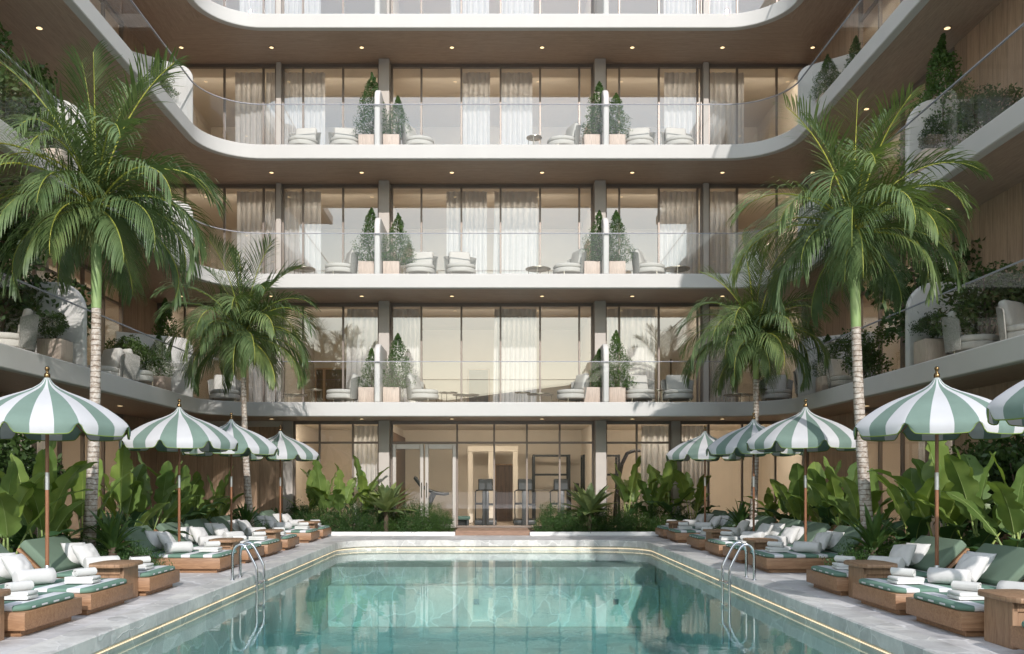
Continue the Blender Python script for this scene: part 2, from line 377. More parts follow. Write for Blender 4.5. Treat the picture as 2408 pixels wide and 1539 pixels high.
def put(name, me, parent=None, loc=None, rot=None, scale=None):
    o = bpy.data.objects.new(name, me); COL.objects.link(o)
    if parent: o.parent = parent
    if loc is not None: o.location = loc
    if rot is not None: o.rotation_euler = rot
    if scale is not None: o.scale = (scale,) * 3 if isinstance(scale, (int, float)) else scale
    return o
def tag(o, label=None, cat=None, group=None, kind=None):
    if label: o['label'] = label
    if cat: o['category'] = cat
    if group: o['group'] = group
    if kind: o['kind'] = kind
    return o
def thing(name, label, cat, loc=(0, 0, 0), rz=0, group=None):
    o = bpy.data.objects.new(name, None); COL.objects.link(o); o.empty_display_size = .2
    o.location = loc; o.rotation_euler = (0, 0, rz); return tag(o, label, cat, group)
def X_at(px, d): return (px - 1160) * d / 2090
ORD = ['first', 'second', 'third', 'fourth', 'fifth', 'sixth', 'seventh', 'eighth', 'ninth', 'tenth', 'eleventh', 'twelfth']
def ordn(i): return ORD[i]
SIDE = {-1: 'left', 1: 'right'}
def rng(seed): return random.Random(seed)

# ================================================================== SETTING: ground, deck, pool
XE = 3.5; YP0, YP1 = 2.2, 20.8; WZ = -.235
def pool_outline(off=0):
    pts = []; r = .95 + off; x = XE + off; y1 = YP1 + off
    for y in [YP0 - off + (y1 - r - YP0 + off) * i / 12 for i in range(13)]: pts.append((-x, y))
    for i in range(1, 12): a = PI - (PI / 2) * i / 12; pts.append((-x + r + r * cos(a), y1 - r + r * sin(a)))
    for i in range(9): pts.append((-x + r + (2 * x - 2 * r) * i / 8, y1))
    for i in range(1, 12): a = PI / 2 - (PI / 2) * i / 12; pts.append((x - r + r * cos(a), y1 - r + r * sin(a)))
    for y in [y1 - r - (y1 - r - YP0 + off) * i / 12 for i in range(13)]: pts.append((x, y))
    return pts
def ring_fill(outer, inner, z):
    b = bmesh.new()
    for loop in (outer, inner):
        vs = [b.verts.new((x, y, z)) for x, y in loop]
        for i in range(len(vs)): b.edges.new((vs[i], vs[(i + 1) % len(vs)]))
    bmesh.ops.triangle_fill(b, use_beauty=True, use_dissolve=False, edges=b.edges[:])
    for f in b.faces:
        if f.normal.z < 0: f.normal_flip()
    return b
def rect(x0, x1, y0, y1): return [(x0, y0), (x1, y0), (x1, y1), (x0, y1)]
m = MB(); m.bm(ring_fill(rect(-700, 700, -700, 700), rect(-11.8, 11.8, -5.8, 29.8), -.02), 'ground')
tag(m.build('ground', smooth=0), kind='structure')
m = MB(); V = []; F = []; N_ = 60  # unseen ridge, added to cover the yellow horizon in the window reflections
for i in range(N_ + 1):
    x = -400 + 800 * i / N_; h = 17 + 6 * noise.noise(Vector((x * .012, 0, 0))) + 2 * noise.noise(Vector((x * .05, 3, 0)))
    V += [(x, -80, -.1), (x, -110, h), (x, -200, h + 6), (x, -320, -.1)]
for i in range(N_):
    for j in range(3): F.append((i * 4 + j, i * 4 + 4 + j, i * 4 + 5 + j, i * 4 + 1 + j))
m.add(V, F, 'horizon_blocker'); tag(m.build('horizon_blocker', smooth=180), kind='structure')
m = MB(); m.bm(ring_fill(rect(-12, 12, -6, 30), pool_outline(.32), 0), 'deck')
tag(m.build('pool_deck', smooth=0), kind='structure')
m = MB(); po = pool_outline(0); pi_ = pool_outline(.318); pr = pool_outline(.014); n = len(po)
def loft(mb, loops, mat, close=True):
    V = []; F = []; n = len(loops[0])
    for l in loops: V += l
    for a in range(len(loops) - 1):
        for i in range(n if close else n - 1):
            j = (i + 1) % n; F.append((a * n + i, a * n + j, (a + 1) * n + j, (a + 1) * n + i))
    mb.add(V, F, mat)
z3 = lambda l, z: [(x, y, z) for x, y in l]
loft(m, [z3(pi_, .002), z3(pr, .002), z3(po, -.012), z3(po, -.14), z3(pr, -.15), z3(pool_outline(.07), -.15)], 'coping')
tag(m.build('coping', smooth=30), kind='structure')
m = MB(); pw = pool_outline(.06)
PB = -1.75
loft(m, [z3(pw, -.149), z3(pw, PB)], 'pool_tile'); b = ring_fill(pw, [(0, 10), (.01, 10), (0, 10.01)], PB); m.bm(b, 'pool_tile')
m.box(-XE - .055, XE + .055, 19.45, YP1, PB, -.50, 'pool_tile', .02)
m.box(-XE - .05, XE + .05, 19.0, 19.449, PB, -.86, 'pool_tile', .02)
tag(m.build('pool_basin', smooth=0), kind='structure')
m = MB(); pw2 = pool_outline(.055)
b = bmesh.new(); vs = [b.verts.new((x, y, PB + .01)) for x, y in pw2]; f = b.faces.new(vs); r_ = bmesh.ops.extrude_face_region(b, geom=[f])
for g in r_['geom']:
    if isinstance(g, bmesh.types.BMVert): g.co.z = WZ
bmesh.ops.recalc_face_normals(b, faces=b.faces[:]); m.bm(b, 'water')
tag(m.build('pool_water', smooth=0), kind='structure')
# lit strip under the coping lip, along both long sides and round the corners
m = MB(); po2 = pool_outline(.052); a = z3(po2, -.185); c = z3(po2, -.197); d_ = z3(pool_outline(.038), -.191)
loft(m, [a, d_, c], 'led', False)
tag(m.build('light_strip', smooth=0), 'thin warm glowing light strip tucked under the pool coping', 'light strip')
# two pool jets on the far wall
for k, x in enumerate((-.36, 2.62)):
    m = MB(); y = 18.995
    m.obox((x, y - .008, -1.2), (1, 0, 0), (0, 1, 0), (0, 0, 1), .06, .008, .06, 'steel', .006)
    m.tube([(x, y - .012, -1.2), (x, y - .035, -1.2)], .035, 'steel', 12)
    tag(m.build('pool_inlet', smooth=40), ['small square pool inlet on the far underwater wall, nearer the middle', 'small square pool inlet on the far underwater wall, towards its right end'][k], 'pool inlet', 'inlets on the underwater pool wall')

def bed(name, x0, x1, y0, y1, z=.03):
    m = MB(); m.box(x0, x1, y0, y1, -.01, z, 'soil', .01); return tag(m.build(name, smooth=0), kind='structure')
for s in (-1, 1):
    a, b_ = sorted((s * 6.02, s * 8.3)); bed('planting_bed', a, b_, 5.5, 23.6)
    for (y0, y1) in ((11.75, 13.05), (18.75, 19.65)):
        a, b_ = sorted((s * 4.75, s * 6.03)); bed('planting_bed', a, b_, y0, y1, .026)
bed('planting_bed', -6.0, -1.0, 22.65, 23.93, .07); bed('planting_bed', .98, 6.0, 22.65, 23.93, .07)
for k, (x0, x1) in enumerate(((-5.9, -.97), (.93, 5.9))):
    m = MB(); m.box(x0, x1, 22.5, 22.66, 0, .095, 'kerb', .008)
    tag(m.build('garden_kerb', smooth=30), ['low white kerb edging the sunlit planting bed left of the entrance step', 'low white kerb edging the planting bed right of the entrance step'][k], 'kerb', 'white kerbs of the rear planting beds')
m = MB(); m.box(-.965, .925, 22.62, 23.95, 0, .125, 'steps', .006)
tag(m.build('entrance_step', smooth=30), 'low brown step in front of the gym glass doors', 'step')

# ================================================================== BUILDING
XLE, XRE, YBE = -7.0, 7.1, 22.0
XLW, XRW, YBW = -9.07, 8.5, 24.0
YN = 9.2
FZ = [.13, 3.34, 6.52, 9.72, 12.96, 16.2]
TH = .35
bld = thing('apartment_building', 'pale building of curved white balconies and wooden soffits around the pool courtyard', 'building', (0, 24, 0))
def bput(mb, name, label=None, parent=None, smooth=35):
    o = mb.build(name, parent or bld, smooth)
    if not parent: o.location = (0, -24, 0)
    if label: o['label'] = label
    return o
def edge_path(off=0, r=1.3):
    """courtyard edge from near left, round the back, to near right; off moves it outwards (into the building)"""
    P = []; Q = []
    xl, xr, yb = XLE - off, XRE + off, YBE + off; r = r + off
    for i in range(9): y = YN + (yb - r - YN) * i / 8; P.append((xl, y)); Q.append((XLW, YN + (YBW - YN) * i / 8 * .93))
    for i in range(1, 13): a = PI - (PI / 2) * i / 13; P.append((xl + r + r * cos(a), yb - r + r * sin(a))); Q.append((XLW, YBW) if i > 5 else (XLW, YN + (YBW - YN) * (.93 + .07 * i / 6)))
    for i in range(11): x = xl + r + (xr - xl - 2 * r) * i / 10; P.append((x, yb)); Q.append((XLW + (XRW - XLW) * (i + 1) / 12, YBW))
    for i in range(1, 13): a = PI / 2 - (PI / 2) * i / 13; P.append((xr - r + r * cos(a), yb - r + r * sin(a))); Q.append((XRW, YBW) if i < 7 else (XRW, YN + (YBW - YN) * (.93 + .07 * (13 - i) / 7)))
    for i in range(9): y = YN + (yb - r - YN) * (8 - i) / 8; P.append((xr, y)); Q.append((XRW, YN + (YBW - YN) * (8 - i) / 8 * .93))
    return P, Q
FLN = ['ground floor', 'first floor', 'second floor', 'third floor', 'fourth floor', 'roof']
for k in range(1, 5):
    zt = FZ[k]; zb = zt - TH
    m = MB(); P0, Q = edge_path(0); P1, _ = edge_path(.015); P2, _ = edge_path(.16)
    loft(m, [z3(P2, zb + .02), z3(P2, zb), z3(P1, zb), z3(P0, zb + .015), z3(P0, zt - .02), z3(P1, zt), z3(P2, zt)], 'stucco', False)
    slab = bput(m, 'balcony_slab', 'white curved slab edge of the ' + FLN[k], None, 30)
    m = MB(); loft(m, [z3(P2, zt - .001), z3(Q, zt - .001)], 'balc_floor', False); bput(m, 'balcony_floor', None, slab, 0).location = (0, 0, 0)
    m = MB()
    n9 = 12
    for a, b_, mt in ((0, n9 + 1, 'soffit_side'), (n9, len(Q) - n9, 'soffit'), (len(Q) - n9 - 1, len(Q), 'soffit_side')):
        loft(m, [z3(Q[a:b_], zb + .018), z3(P2[a:b_], zb + .018)], mt, False)
    bput(m, 'soffit', None, slab, 0)
    # glass balustrade
    if k < 5:
        m = MB(); G0, _ = edge_path(.045); G1, _ = edge_path(.057)
        loft(m, [z3(G0, zt - .01), z3(G0, zt + 1.0)], 'rail_glass', False)
        bal = bput(m, 'balustrade', None, None, 30)
        m = MB(); a0, _ = edge_path(.035); a1, _ = edge_path(.067)
        loft(m, [z3(a0, zt + 1.0), z3(a0, zt + 1.018), z3(a1, zt + 1.018), z3(a1, zt + 1.0), z3(a0, zt + 1.0)], 'rail', False)
        bput(m, 'handrail', None, bal, 20)
# roof and end masses close the volume
m = MB()
zr = FZ[5]
m.box(XLW - 5, XRW + 5, YBW + .02, YBW + 5, zr - .3, zr + .3, 'stucco'); m.box(XLW - 5, XLW - .02, YN, YBW, zr - .3, zr + .3, 'stucco'); m.box(XRW + .02, XRW + 5, YN, YBW, zr - .3, zr + .3, 'stucco')
bput(m, 'roof', None, None, 0)

# interior shells, per floor
DEEP = 4.2
for k in range(0, 5):
    z0 = FZ[k] if k else .03; z1 = FZ[k + 1] - TH + .018
    def shell(x0, x1, y0, y1, openside, nm='room'):
        m = MB(); t = .06
        m.box(x0, x1, y0, y1, z0 - .02, z0 - .002 + (.1 if k == 0 else 0), 'floor_in')
        m.box(x0, x1, y0, y1, z1, z1 + .2, 'ceil_in')
        if openside != 'N': pass
        if openside == 'S':   # opening towards the camera (back block)
            m.box(x0, x1, y1, y1 + t, z0, z1, 'wall_in'); m.box(x0 - t, x0, y0, y1, z0, z1, 'wall_in'); m.box(x1, x1 + t, y0, y1, z0, z1, 'wall_in')
        else:
            xo, xi = (x0, x1) if openside == 'E' else (x1, x0)
            a, b_ = sorted((xo, xo + (-t if openside == 'E' else t))); m.box(a, b_, y0, y1, z0, z1, 'wall_in')
            m.box(x0, x1, y0 - t, y0, z0, z1, 'wall_in'); m.box(x0, x1, y1, y1 + t, z0, z1, 'wall_in')
        bput(m, nm, None, None, 0)
    cuts = [XLW + .05, -5.75, -2.93, 2.87, 5.72, XRW - .05] if k else [XLW + .05, -5.6, -2.93, 2.87, XRW - .05]
    for a, b_ in zip(cuts, cuts[1:]): shell(a + .07, b_ - .07, YBW + .12, YBW + DEEP, 'S')
    shell(XLW - DEEP, XLW - .12, YN, YBW - .1, 'E'); shell(XRW + .12, XRW + DEEP, YN, YBW - .1, 'W')
    # warm lights just behind the window heads
    def area(x, y, z, sx, rz, e):
        l = bpy.data.lights.new('room_light', 'AREA'); l.shape = 'RECTANGLE'; l.size = sx; l.size_y = .25; l.energy = e; l.color = (1, .87, .70)
        o = bpy.data.objects.new('room_light', l); COL.objects.link(o); o.location = (x, y, z); o.rotation_euler = (R(38), 0, rz)
    zz = z1 - .22
    for a, b_ in zip(cuts, cuts[1:]): area((a + b_) / 2, YBW + .45, zz, (b_ - a) * .8, 0, (b_ - a) * ((10, 5, 7, 8, 8)[k]))
    area(XLW - .5, 18.5, zz, 8, R(90), 60); area(XRW + .5, 18.5, zz, 8, R(-90), 55)

def window(px_edges, zb, zt, plane, transom=None, nm='window', wide=.05, fm='frame', pane=True):
    """framed glazing; px_edges are positions along the wall. plane: ('B',y) back wall or ('L'/'R',x)"""
    kind, c = plane
    def bar(u0, u1, z0, z1, dep=.09, off=0, mat=fm):
        if kind == 'B': m.box(u0, u1, c + off - dep / 2, c + off + dep / 2, z0, z1, mat, .004)
        else: m.box(c + off - dep / 2, c + off + dep / 2, u0, u1, z0, z1, mat, .004)
    m = MB(); e = px_edges; h = wide / 2
    bar(e[0], e[-1], zt - .09, zt, .10); bar(e[0], e[-1], zb, zb + .05, .10)
    bar(e[0], e[0] + wide, zb + .05, zt - .09, .096); bar(e[-1] - wide, e[-1], zb + .05, zt - .09, .096)
    for q in e[1:-1]: bar(q - h, q + h, zb + .05, zt - .09, .085)
    if transom: bar(e[0] + wide, e[-1] - wide, transom - .028, transom + .028, .075)
    f = bput(m, nm)
    if pane:
        m = MB(); gm = 'glass_low' if zb < 1 else 'glass'
        if kind == 'B': m.add([(e[0] + .02, c, zb + .03), (e[-1] - .02, c, zb + .03), (e[-1] - .02, c, zt - .03), (e[0] + .02, c, zt - .03)], [(0, 1, 2, 3)], gm)
        else: m.add([(c, e[0] + .02, zb + .03), (c, e[-1] - .02, zb + .03), (c, e[-1] - .02, zt - .03), (c, e[0] + .02, zt - .03)], [(0, 1, 2, 3)], gm)
        bput(m, 'pane', None, f, 0)
    return f
wx = lambda px: (px - 1160) / 87.1
for k in range(1, 5):
    zb, zt = FZ[k], FZ[k + 1] - TH + .017
    window([wx(q) for q in (371, 435, 528, 620, 652)], zb, zt, ('B', YBW))
    window([wx(q) for q in (664, 713, 807, 893)], zb, zt, ('B', YBW))
    window([wx(q) for q in (920, 991, 1085, 1177, 1270, 1362, 1394)], zb, zt, ('B', YBW))
    window([wx(q) for q in (1422, 1456, 1549, 1640, 1651)], zb, zt, ('B', YBW))
    window([wx(q) for q in (1664, 1733, 1826, 1899)], zb, zt, ('B', YBW))
    for a, b_, dp in ((652, 664, .16), (894, 919, .36), (1395, 1421, .36), (1651, 1664, .16)):
        m = MB(); m.box(wx(a) + .002, wx(b_) - .002, YBW - dp, YBW + .1, zb, zt, 'column', .008); bput(m, 'column')
# ground floor, back
zb, zt = .13, FZ[1] - TH + .017; TR = EYE + 93.5 / 87.1
m = MB(); m.box(XLW, wx(667), YBW - .03, YBW + .1, 0, zt - .16, 'panel_back'); m.box(XLW, wx(667), YBW - .02, YBW + .1, zt - .16, zt, 'ceil_in'); bput(m, 'wood_wall')
m = MB(); m.box(wx(667) + .003, wx(690), YBW - .12, YBW + .1, 0, zt, 'column', .008); bput(m, 'column')
window([wx(q) for q in (691, 752, 830, 893)], .08, zt, ('B', YBW), TR)
window([wx(q) for q in (920, 1075, 1162, 1239, 1316, 1396)], zb, zt, ('B', YBW), TR)
window([wx(q) for q in (1423, 1497, 1577)], .08, zt, ('B', YBW), TR)
window([wx(q) for q in (1598, 1666, 1745, 1823, 1899)], .08, zt, ('B', YBW), TR)
for a, b_, dp in ((894, 919, .36), (1397, 1422, .36), (1577.5, 1597.5, .16)):
    m = MB(); m.box(wx(a) + .002, wx(b_) - .002, YBW - dp, YBW + .1, 0, zt, 'column', .008); bput(m, 'column')
# double glass door
for i, (a, b_) in enumerate(((924, 997), (1000, 1073))):
    x0, x1 = wx(a), wx(b_); y = YBW - .10; m = MB(); w_ = .10
    for (q0, q1, r0, r1) in ((x0, x0 + w_, zb, TR - .04), (x1 - w_, x1, zb, TR - .04), (x0 + w_, x1 - w_, TR - .04 - .14, TR - .04), (x0 + w_, x1 - w_, zb, zb + .1)):
        m.box(q0, q1, y - .03, y + .03, r0, r1, 'frame_light', .008)
    o = bput(m, 'door')
    m = MB(); m.add([(x0 + .05, y, zb + .05), (x1 - .05, y, zb + .05), (x1 - .05, y, TR - .1), (x0 + .05, y, TR - .1)], [(0, 1, 2, 3)], 'glass_low'); bput(m, 'pane', None, o, 0)
    m = MB(); hx = (x1 - .05) if i == 0 else (x0 + .05)
    m.tube([(hx, y - .03, .95), (hx, y - .08, .95), (hx, y - .08, 1.35), (hx, y - .03, 1.35)], .011, 'steel', 8); bput(m, 'handle', None, o)
# dark rear door of the gym and openings inside
def indoor(x0, x1, z0, z1, y, mat='dark_wood', nm='door', fr=True):
    m = MB(); m.box(x0, x1, y - .05, y - .006, z0, z1, mat, .004)
    o = bput(m, nm)
    if fr:
        m = MB()
        for a in ((x0 - .05, x0 - .002, z0, z1 + .05), (x1 + .002, x1 + .05, z0, z1 + .05), (x0 - .002, x1 + .002, z1 + .002, z1 + .05)): m.box(a[0], a[1], y - .08, y - .006, a[2], a[3], 'panel_back', .004)
        bput(m, 'door_frame', None, o)
YI = YBW + DEEP
gx = lambda px: (px - 1160) * YI / 2090
gz = lambda py: EYE + (1135 - py) * YI / 2090
indoor(gx(1166), gx(1206), .13, gz(1095), YI, nm='inner_door')
for (a, b_, t) in ((745, 760, 870), (766, 822, 870), (1103, 1148, 872)): indoor(gx(a), gx(b_), FZ[1], gz(t), YI, nm='inner_door')
indoor(gx(1575), gx(1592), FZ[1], gz(845), YI, nm='inner_door', fr=False)
# beige portal frame inside the gym
m = MB()
for (a, b_, t0, t1, y) in ((1100, 1112, 1063, 1240, 26.6), (1148, 1160, 1063, 1240, 26.6), (1206, 1218, 1063, 1240, 26.6)):
    q = y / 2090; m.box((a - 1160) * q, (b_ - 1160) * q, y, y + .3, .13, EYE + (1135 - t0) * q, 'wall_in', .01)
q = 26.6 / 2090; m.box(-60 * q, 58 * q, 26.59, 26.9, EYE + 72 * q + .001, EYE + 86 * q, 'wall_in', .01); bput(m, 'inner_portal')
# left wall of the gym: dark wood cladding
m = MB(); m.box(-2.80, -2.76, YBW + .5, YI - .3, .14, 2.75, 'dark_wood', .01); bput(m, 'wall_cladding')

# wings: wood panels and glazing
def wing(s, k):
    xw = XLW if s < 0 else XRW; zb, zt = (FZ[k] if k else .02), FZ[k + 1] - TH + .017
    tr = None if k else TR
    if s < 0: seg = [('w', 21.8, YBW), ('g', 16.6, 21.78), ('w', 12.5, 16.58), ('g', YN, 12.48)]
    else: seg = [('w', 20.7, YBW), ('g', 16.4, 20.68), ('w', 12.5, 16.38), ('g', YN, 12.48)]
    for t, a, b_ in seg:
        if t == 'w':
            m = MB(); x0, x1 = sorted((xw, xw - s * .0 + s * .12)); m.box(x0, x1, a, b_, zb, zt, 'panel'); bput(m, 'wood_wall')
        else:
            n = max(2, round((b_ - a) / 1.15)); window([a + (b_ - a) * i / n for i in range(n + 1)], zb, zt, ('L' if s < 0 else 'R', xw + s * .04), tr or zb + 2.35)
for k in range(5):
    for s in (-1, 1): wing(s, k)
m = MB()
for x0, x1 in ((XLW - DEEP - .2, XLW + .0), (XRW, XRW + DEEP + .2)): m.box(x0, x1, YN - .3, YN - .07, 0, FZ[5], 'stucco')
bput(m, 'end_wall', None, None, 0)
m = MB()
m.box(XLW - DEEP - .3, XLW - DEEP - .08, YN - .3, YBW + 5, 0, FZ[5], 'stucco'); m.box(XRW + DEEP + .08, XRW + DEEP + .3, YN - .3, YBW + 5, 0, FZ[5], 'stucco'); m.box(XLW - 4, XRW + 4, YBW + 4.5, YBW + 4.8, 0, FZ[5], 'stucco')
bput(m, 'outer_wall', None, None, 0)

# privacy fins between balconies
def fin_profile(L, H, r, n=9):
    """u from 0 (courtyard end) to L, rounded top corner at u=0"""
    p = [(0, 0)]
    for i in range(n + 1): a = PI - (PI / 2) * i / n; p.append((r + r * cos(a), H - r + r * sin(a)))
    p.append((L, H)); p.append((L, 0)); return p
def fin(p0, dirv, L, H, r, zf, t=.12, slope=0):
    d = Vector((dirv[0], dirv[1], 0)).normalized(); nrm = Vector((-d.y, d.x, 0))
    prof = fin_profile(L, H, r); b = bmesh.new()
    vs = [b.verts.new(Vector((p0[0], p0[1], zf)) + d * u + Vector((0, 0, z + slope * u * (1 if z > .2 else 0))) - nrm * t / 2) for u, z in prof]
    f = b.faces.new(vs); r_ = bmesh.ops.extrude_face_region(b, geom=[f])
    for g in r_['geom']:
        if isinstance(g, bmesh.types.BMVert): g.co += nrm * t
    bmesh.ops.recalc_face_normals(b, faces=b.faces[:])
    sh = [e for e in b.edges if len(e.link_faces) == 2 and e.calc_face_angle() > R(60)]
    bmesh.ops.bevel(b, geom=sh, offset=.045, segments=4, profile=.5, affect='EDGES')
    m = MB(); m.bm(b, 'fin'); return bput(m, 'privacy_screen', None, None, 40)
for k in range(1, 5):
    for x in (-2.89, 2.81): fin((x, 22.09), (0, 1), 1.5, 1.5, .35, FZ[k], .145)
    for s in (-1, 1):
        xe = XLE if s < 0 else XRE
        fin((xe + s * .10, 15.5), (s, 0), 1.7, 1.5, .5, FZ[k], .14)
        fin((xe - s * .02 + s * .12, 21.0), (s * .80, -.62), 1.75, 1.4, .25, FZ[k], .12)

# ------------------------------------------------------------------ curtains hanging inside
def curtain(x0, x1, z0, z1, y, label, k, seed, tilt=0):
    r_ = rng(seed); m = MB(); n = max(24, int((x1 - x0) / .011)); rows = 9; V = []; F = []
    fr = r_.uniform(40, 52); ph = r_.uniform(0, 6)
    for j in range(rows + 1):
        v = j / rows; z = z1 + (z0 - z1) * v
        for i in range(n + 1):
            u = i / n; x = x0 + (x1 - x0) * u - tilt * v * (1 - u)
            w = sin(u * (x1 - x0) * fr + ph + .5 * sin(u * 9 + ph)) * (.030 + .012 * v) + .010 * sin(u * (x1 - x0) * 23 + v * 1.5)
            V.append((x, y + w, z))
    for j in range(rows):
        for i in range(n): F.append((j * (n + 1) + i, j * (n + 1) + i + 1, (j + 1) * (n + 1) + i + 1, (j + 1) * (n + 1) + i))
    m.add(V, F, 'curtain'); o = m.build('curtain', None, 180)
    return tag(o, label, 'curtain', 'white curtains behind the rear glazing')
CUR = {4: [(563, 655), (668, 755), (1060, 1150), (1178, 1255), (1560, 1640), (1662, 1735)],
       3: [(553, 619), (626, 652), (665, 711), (716, 764), (1088, 1152), (1178, 1252), (1562, 1638), (1664, 1750)],
       2: [(558, 652), (666, 755), (1050, 1145), (1163, 1265), (1549, 1638), (1664, 1730)],
       1: [(585, 652), (817, 891), (922, 988), (1163, 1262), (1424, 1454), (1460, 1540), (1664, 1728)],
       0: [(831, 891), (1508, 1575), (1600, 1662)]}
CY = YBW + .22
for k, L in CUR.items():
    for i, (a, b_) in enumerate(L):
        x0, x1 = (a - 1160) * CY / 2090, (b_ - 1160) * CY / 2090
        wd = 'narrow' if b_ - a < 55 else 'wide'
        curtain(x0, x1, FZ[k] + .03, FZ[k + 1] - TH - .09, CY, f'{wd} white curtain, {ordn(i)} from the left behind the {FLN[k]} rear glazing', k, k * 20 + i, .05 if i % 2 else 0)
# wing curtains, seen through the side glazing
for s in (-1, 1):
    for k in (0, 1, 2):
        y0, y1 = (17.2, 18.6) if s < 0 else (17.0, 18.2)
        o = curtain(-.7, .7, FZ[k] + .03, FZ[k + 1] - TH - .09, 0, f'white curtain in the {SIDE[s]} wing behind {FLN[k]} side glazing', k, 300 + k * 2 + s)
        o.location = ((XLW - .25) if s < 0 else (XRW + .25), (y0 + y1) / 2, 0); o.rotation_euler = (0, 0, R(90)); o['group'] = 'white curtains in the side wings'

# ------------------------------------------------------------------ recessed downlights
m = MB(); m.lathe([(.050, -.006), (.064, -.006), (.068, .0), (.068, .010), (.050, .010)], 'champ', 20); ring_me = m.mesh('trim_ring', 40)
m = MB(); m.lathe([(.001, -.0065), (.050, -.0065), (.050, .009), (.001, .010)], 'lamp', 20); disc_me = m.mesh('lamp', 40)
def downlight(x, y, z, label, group):
    t = thing('downlight', label, 'downlight', (x, y, z - .011), 0, group)
    put('trim_ring', ring_me, t); put('lamp', disc_me, t)
for k in range(1, 5):
    for i in range(8):
        downlight(-8.1 + 2.336 * i + .02, 23.02, FZ[k] - TH + .018, f'small round lit downlight in the soffit over the {FLN[k-1]}, {ordn(i)} from the left', 'downlights in the rear soffits')
    for s in (-1, 1):
        for i, y in enumerate((12.3, 15.7, 19.1)):
            downlight(s * 8.02, y, FZ[k] - TH + .018, f'round lit downlight in the {SIDE[s]} wing soffit over the {FLN[k-1]}, {ordn(i)} from the front', 'downlights in the side soffits')

# ================================================================== FURNITURE BY THE POOL
LY = [5.95, 7.7, 8.97, 10.5, 13.2, 14.73, 16.0, 17.55, 19.8, 21.2]     # near side of every daybed
LX = 4.06; LWID = 1.05
def rrect(x0, x1, y0, y1, r, n=5, corners=(1, 1, 1, 1)):
    P = []
    for (cx, cy, a0, on) in ((x1 - r, y0 + r, -PI / 2, corners[0]), (x1 - r, y1 - r, 0, corners[1]), (x0 + r, y1 - r, PI / 2, corners[2]), (x0 + r, y0 + r, PI, corners[3])):
        if on:
            for i in range(n + 1): a = a0 + PI / 2 * i / n; P.append((cx + r * cos(a), cy + r * sin(a)))
        else: P.append((cx + r * (1 if abs(a0) < 2 and a0 < 1.5 else -1), cy + r * (-1 if a0 in (-PI / 2, PI) else 1)))
    return P
DB = {}
for s in (-1, 1):
    mir = s > 0; d = {}
    m = MB(); m.box(-1.85, 0, 0, LWID, .062, .222, 'teak', .006, 2); d['platform'] = m.mesh('platform', 30, mir)
    m = MB()
    for (a, b_) in ((.075, .098), (.124, .147), (.17, .195)): pass
    m.box(-1.78, -.07, .07, LWID - .07, 0, .061, 'teak', .004); d['plinth'] = m.mesh('plinth', 30, mir)
    m = MB(); m.prism(rrect(-1.30, -.015, .02, LWID - .02, .14, 6, (1, 1, 0, 0)), .2225, .275, 'mattress', .022, 3); d['mattress'] = m.mesh('mattress', 40, mir)
    # reclined backrest: a thick cushion on a slim wooden frame
    a = R(45); hx, hz = -1.23, .245; dx, dz = -cos(a), sin(a); nx, nz = sin(a), cos(a)
    m = MB(); L = .47
    m.obox((hx + dx * L / 2, LWID / 2, hz + dz * L / 2 - .012), (dx, 0, dz), (0, 1, 0), (nx, 0, nz), L / 2, LWID / 2 - .01, .018, 'teak', .005); d['backrest_frame'] = m.mesh('backrest_frame', 30, mir)
    m = MB()
    m.obox((hx + dx * L / 2 + nx * .078, LWID / 2, hz + dz * L / 2 + nz * .078 - .006), (dx, 0, dz), (0, 1, 0), (nx, 0, nz), L / 2 + .02, LWID / 2 - .02, .056, 'green_fab', .03, 3); d['backrest_cushion'] = m.mesh('backrest_cushion', 50, mir)
    DB[s] = d
def daybed(s, y, i):
    t = thing('daybed', f'striped teak daybed, {ordn(i)} from the front on the {SIDE[s]} of the pool', 'daybed', (s * LX, y, 0), R(((i * 37) % 5 - 2) * .35), 'teak daybeds along the pool')
    for nm, me in DB[s].items(): put(nm, me, t)
# pillows -------------------------------------------------------------------
def pillow_mesh(seed):
    r_ = rng(seed); m = MB(); n = 16; h = .165; V = []; F = []; off = Vector((seed * 3.1, 0, 0))
    for side in (1, -1):
        for j in range(n + 1):
            for i in range(n + 1):
                u, v = 2 * i / n - 1, 2 * j / n - 1
                edge = max(0, (1 - u * u)) * max(0, (1 - v * v))
                th = .082 * edge ** .42
                px = h * u * (1 - .10 * (1 - abs(u)) * 0 - .09 * (1 - v * v) * abs(u) ** 2); py = h * v * (1 - .09 * (1 - u * u) * abs(v) ** 2)
                w = noise.noise(Vector((u * 2.6, v * 2.6, side * 2)) + off) * .012 * edge ** .3 + noise.noise(Vector((u * 7, v * 7, side)) + off) * .004
                V.append((side * (th + (w if edge > 0 else 0)), px, py))
    q = (n + 1) ** 2
    for sd in range(2):
        for j in range(n):
            for i in range(n):
                a = sd * q + j * (n + 1) + i; f = (a, a + 1, a + n + 2, a + n + 1); F.append(f if sd == 0 else f[::-1])
    m.add(V, F, 'pillow')
    me = m.mesh('pillow', 180)
    b = bmesh.new(); b.from_mesh(me); bmesh.ops.remove_doubles(b, verts=b.verts[:], dist=.0006); b.to_mesh(me); b.free(); me.shade_smooth(); return me
PIL = [pillow_mesh(k) for k in range(4)]
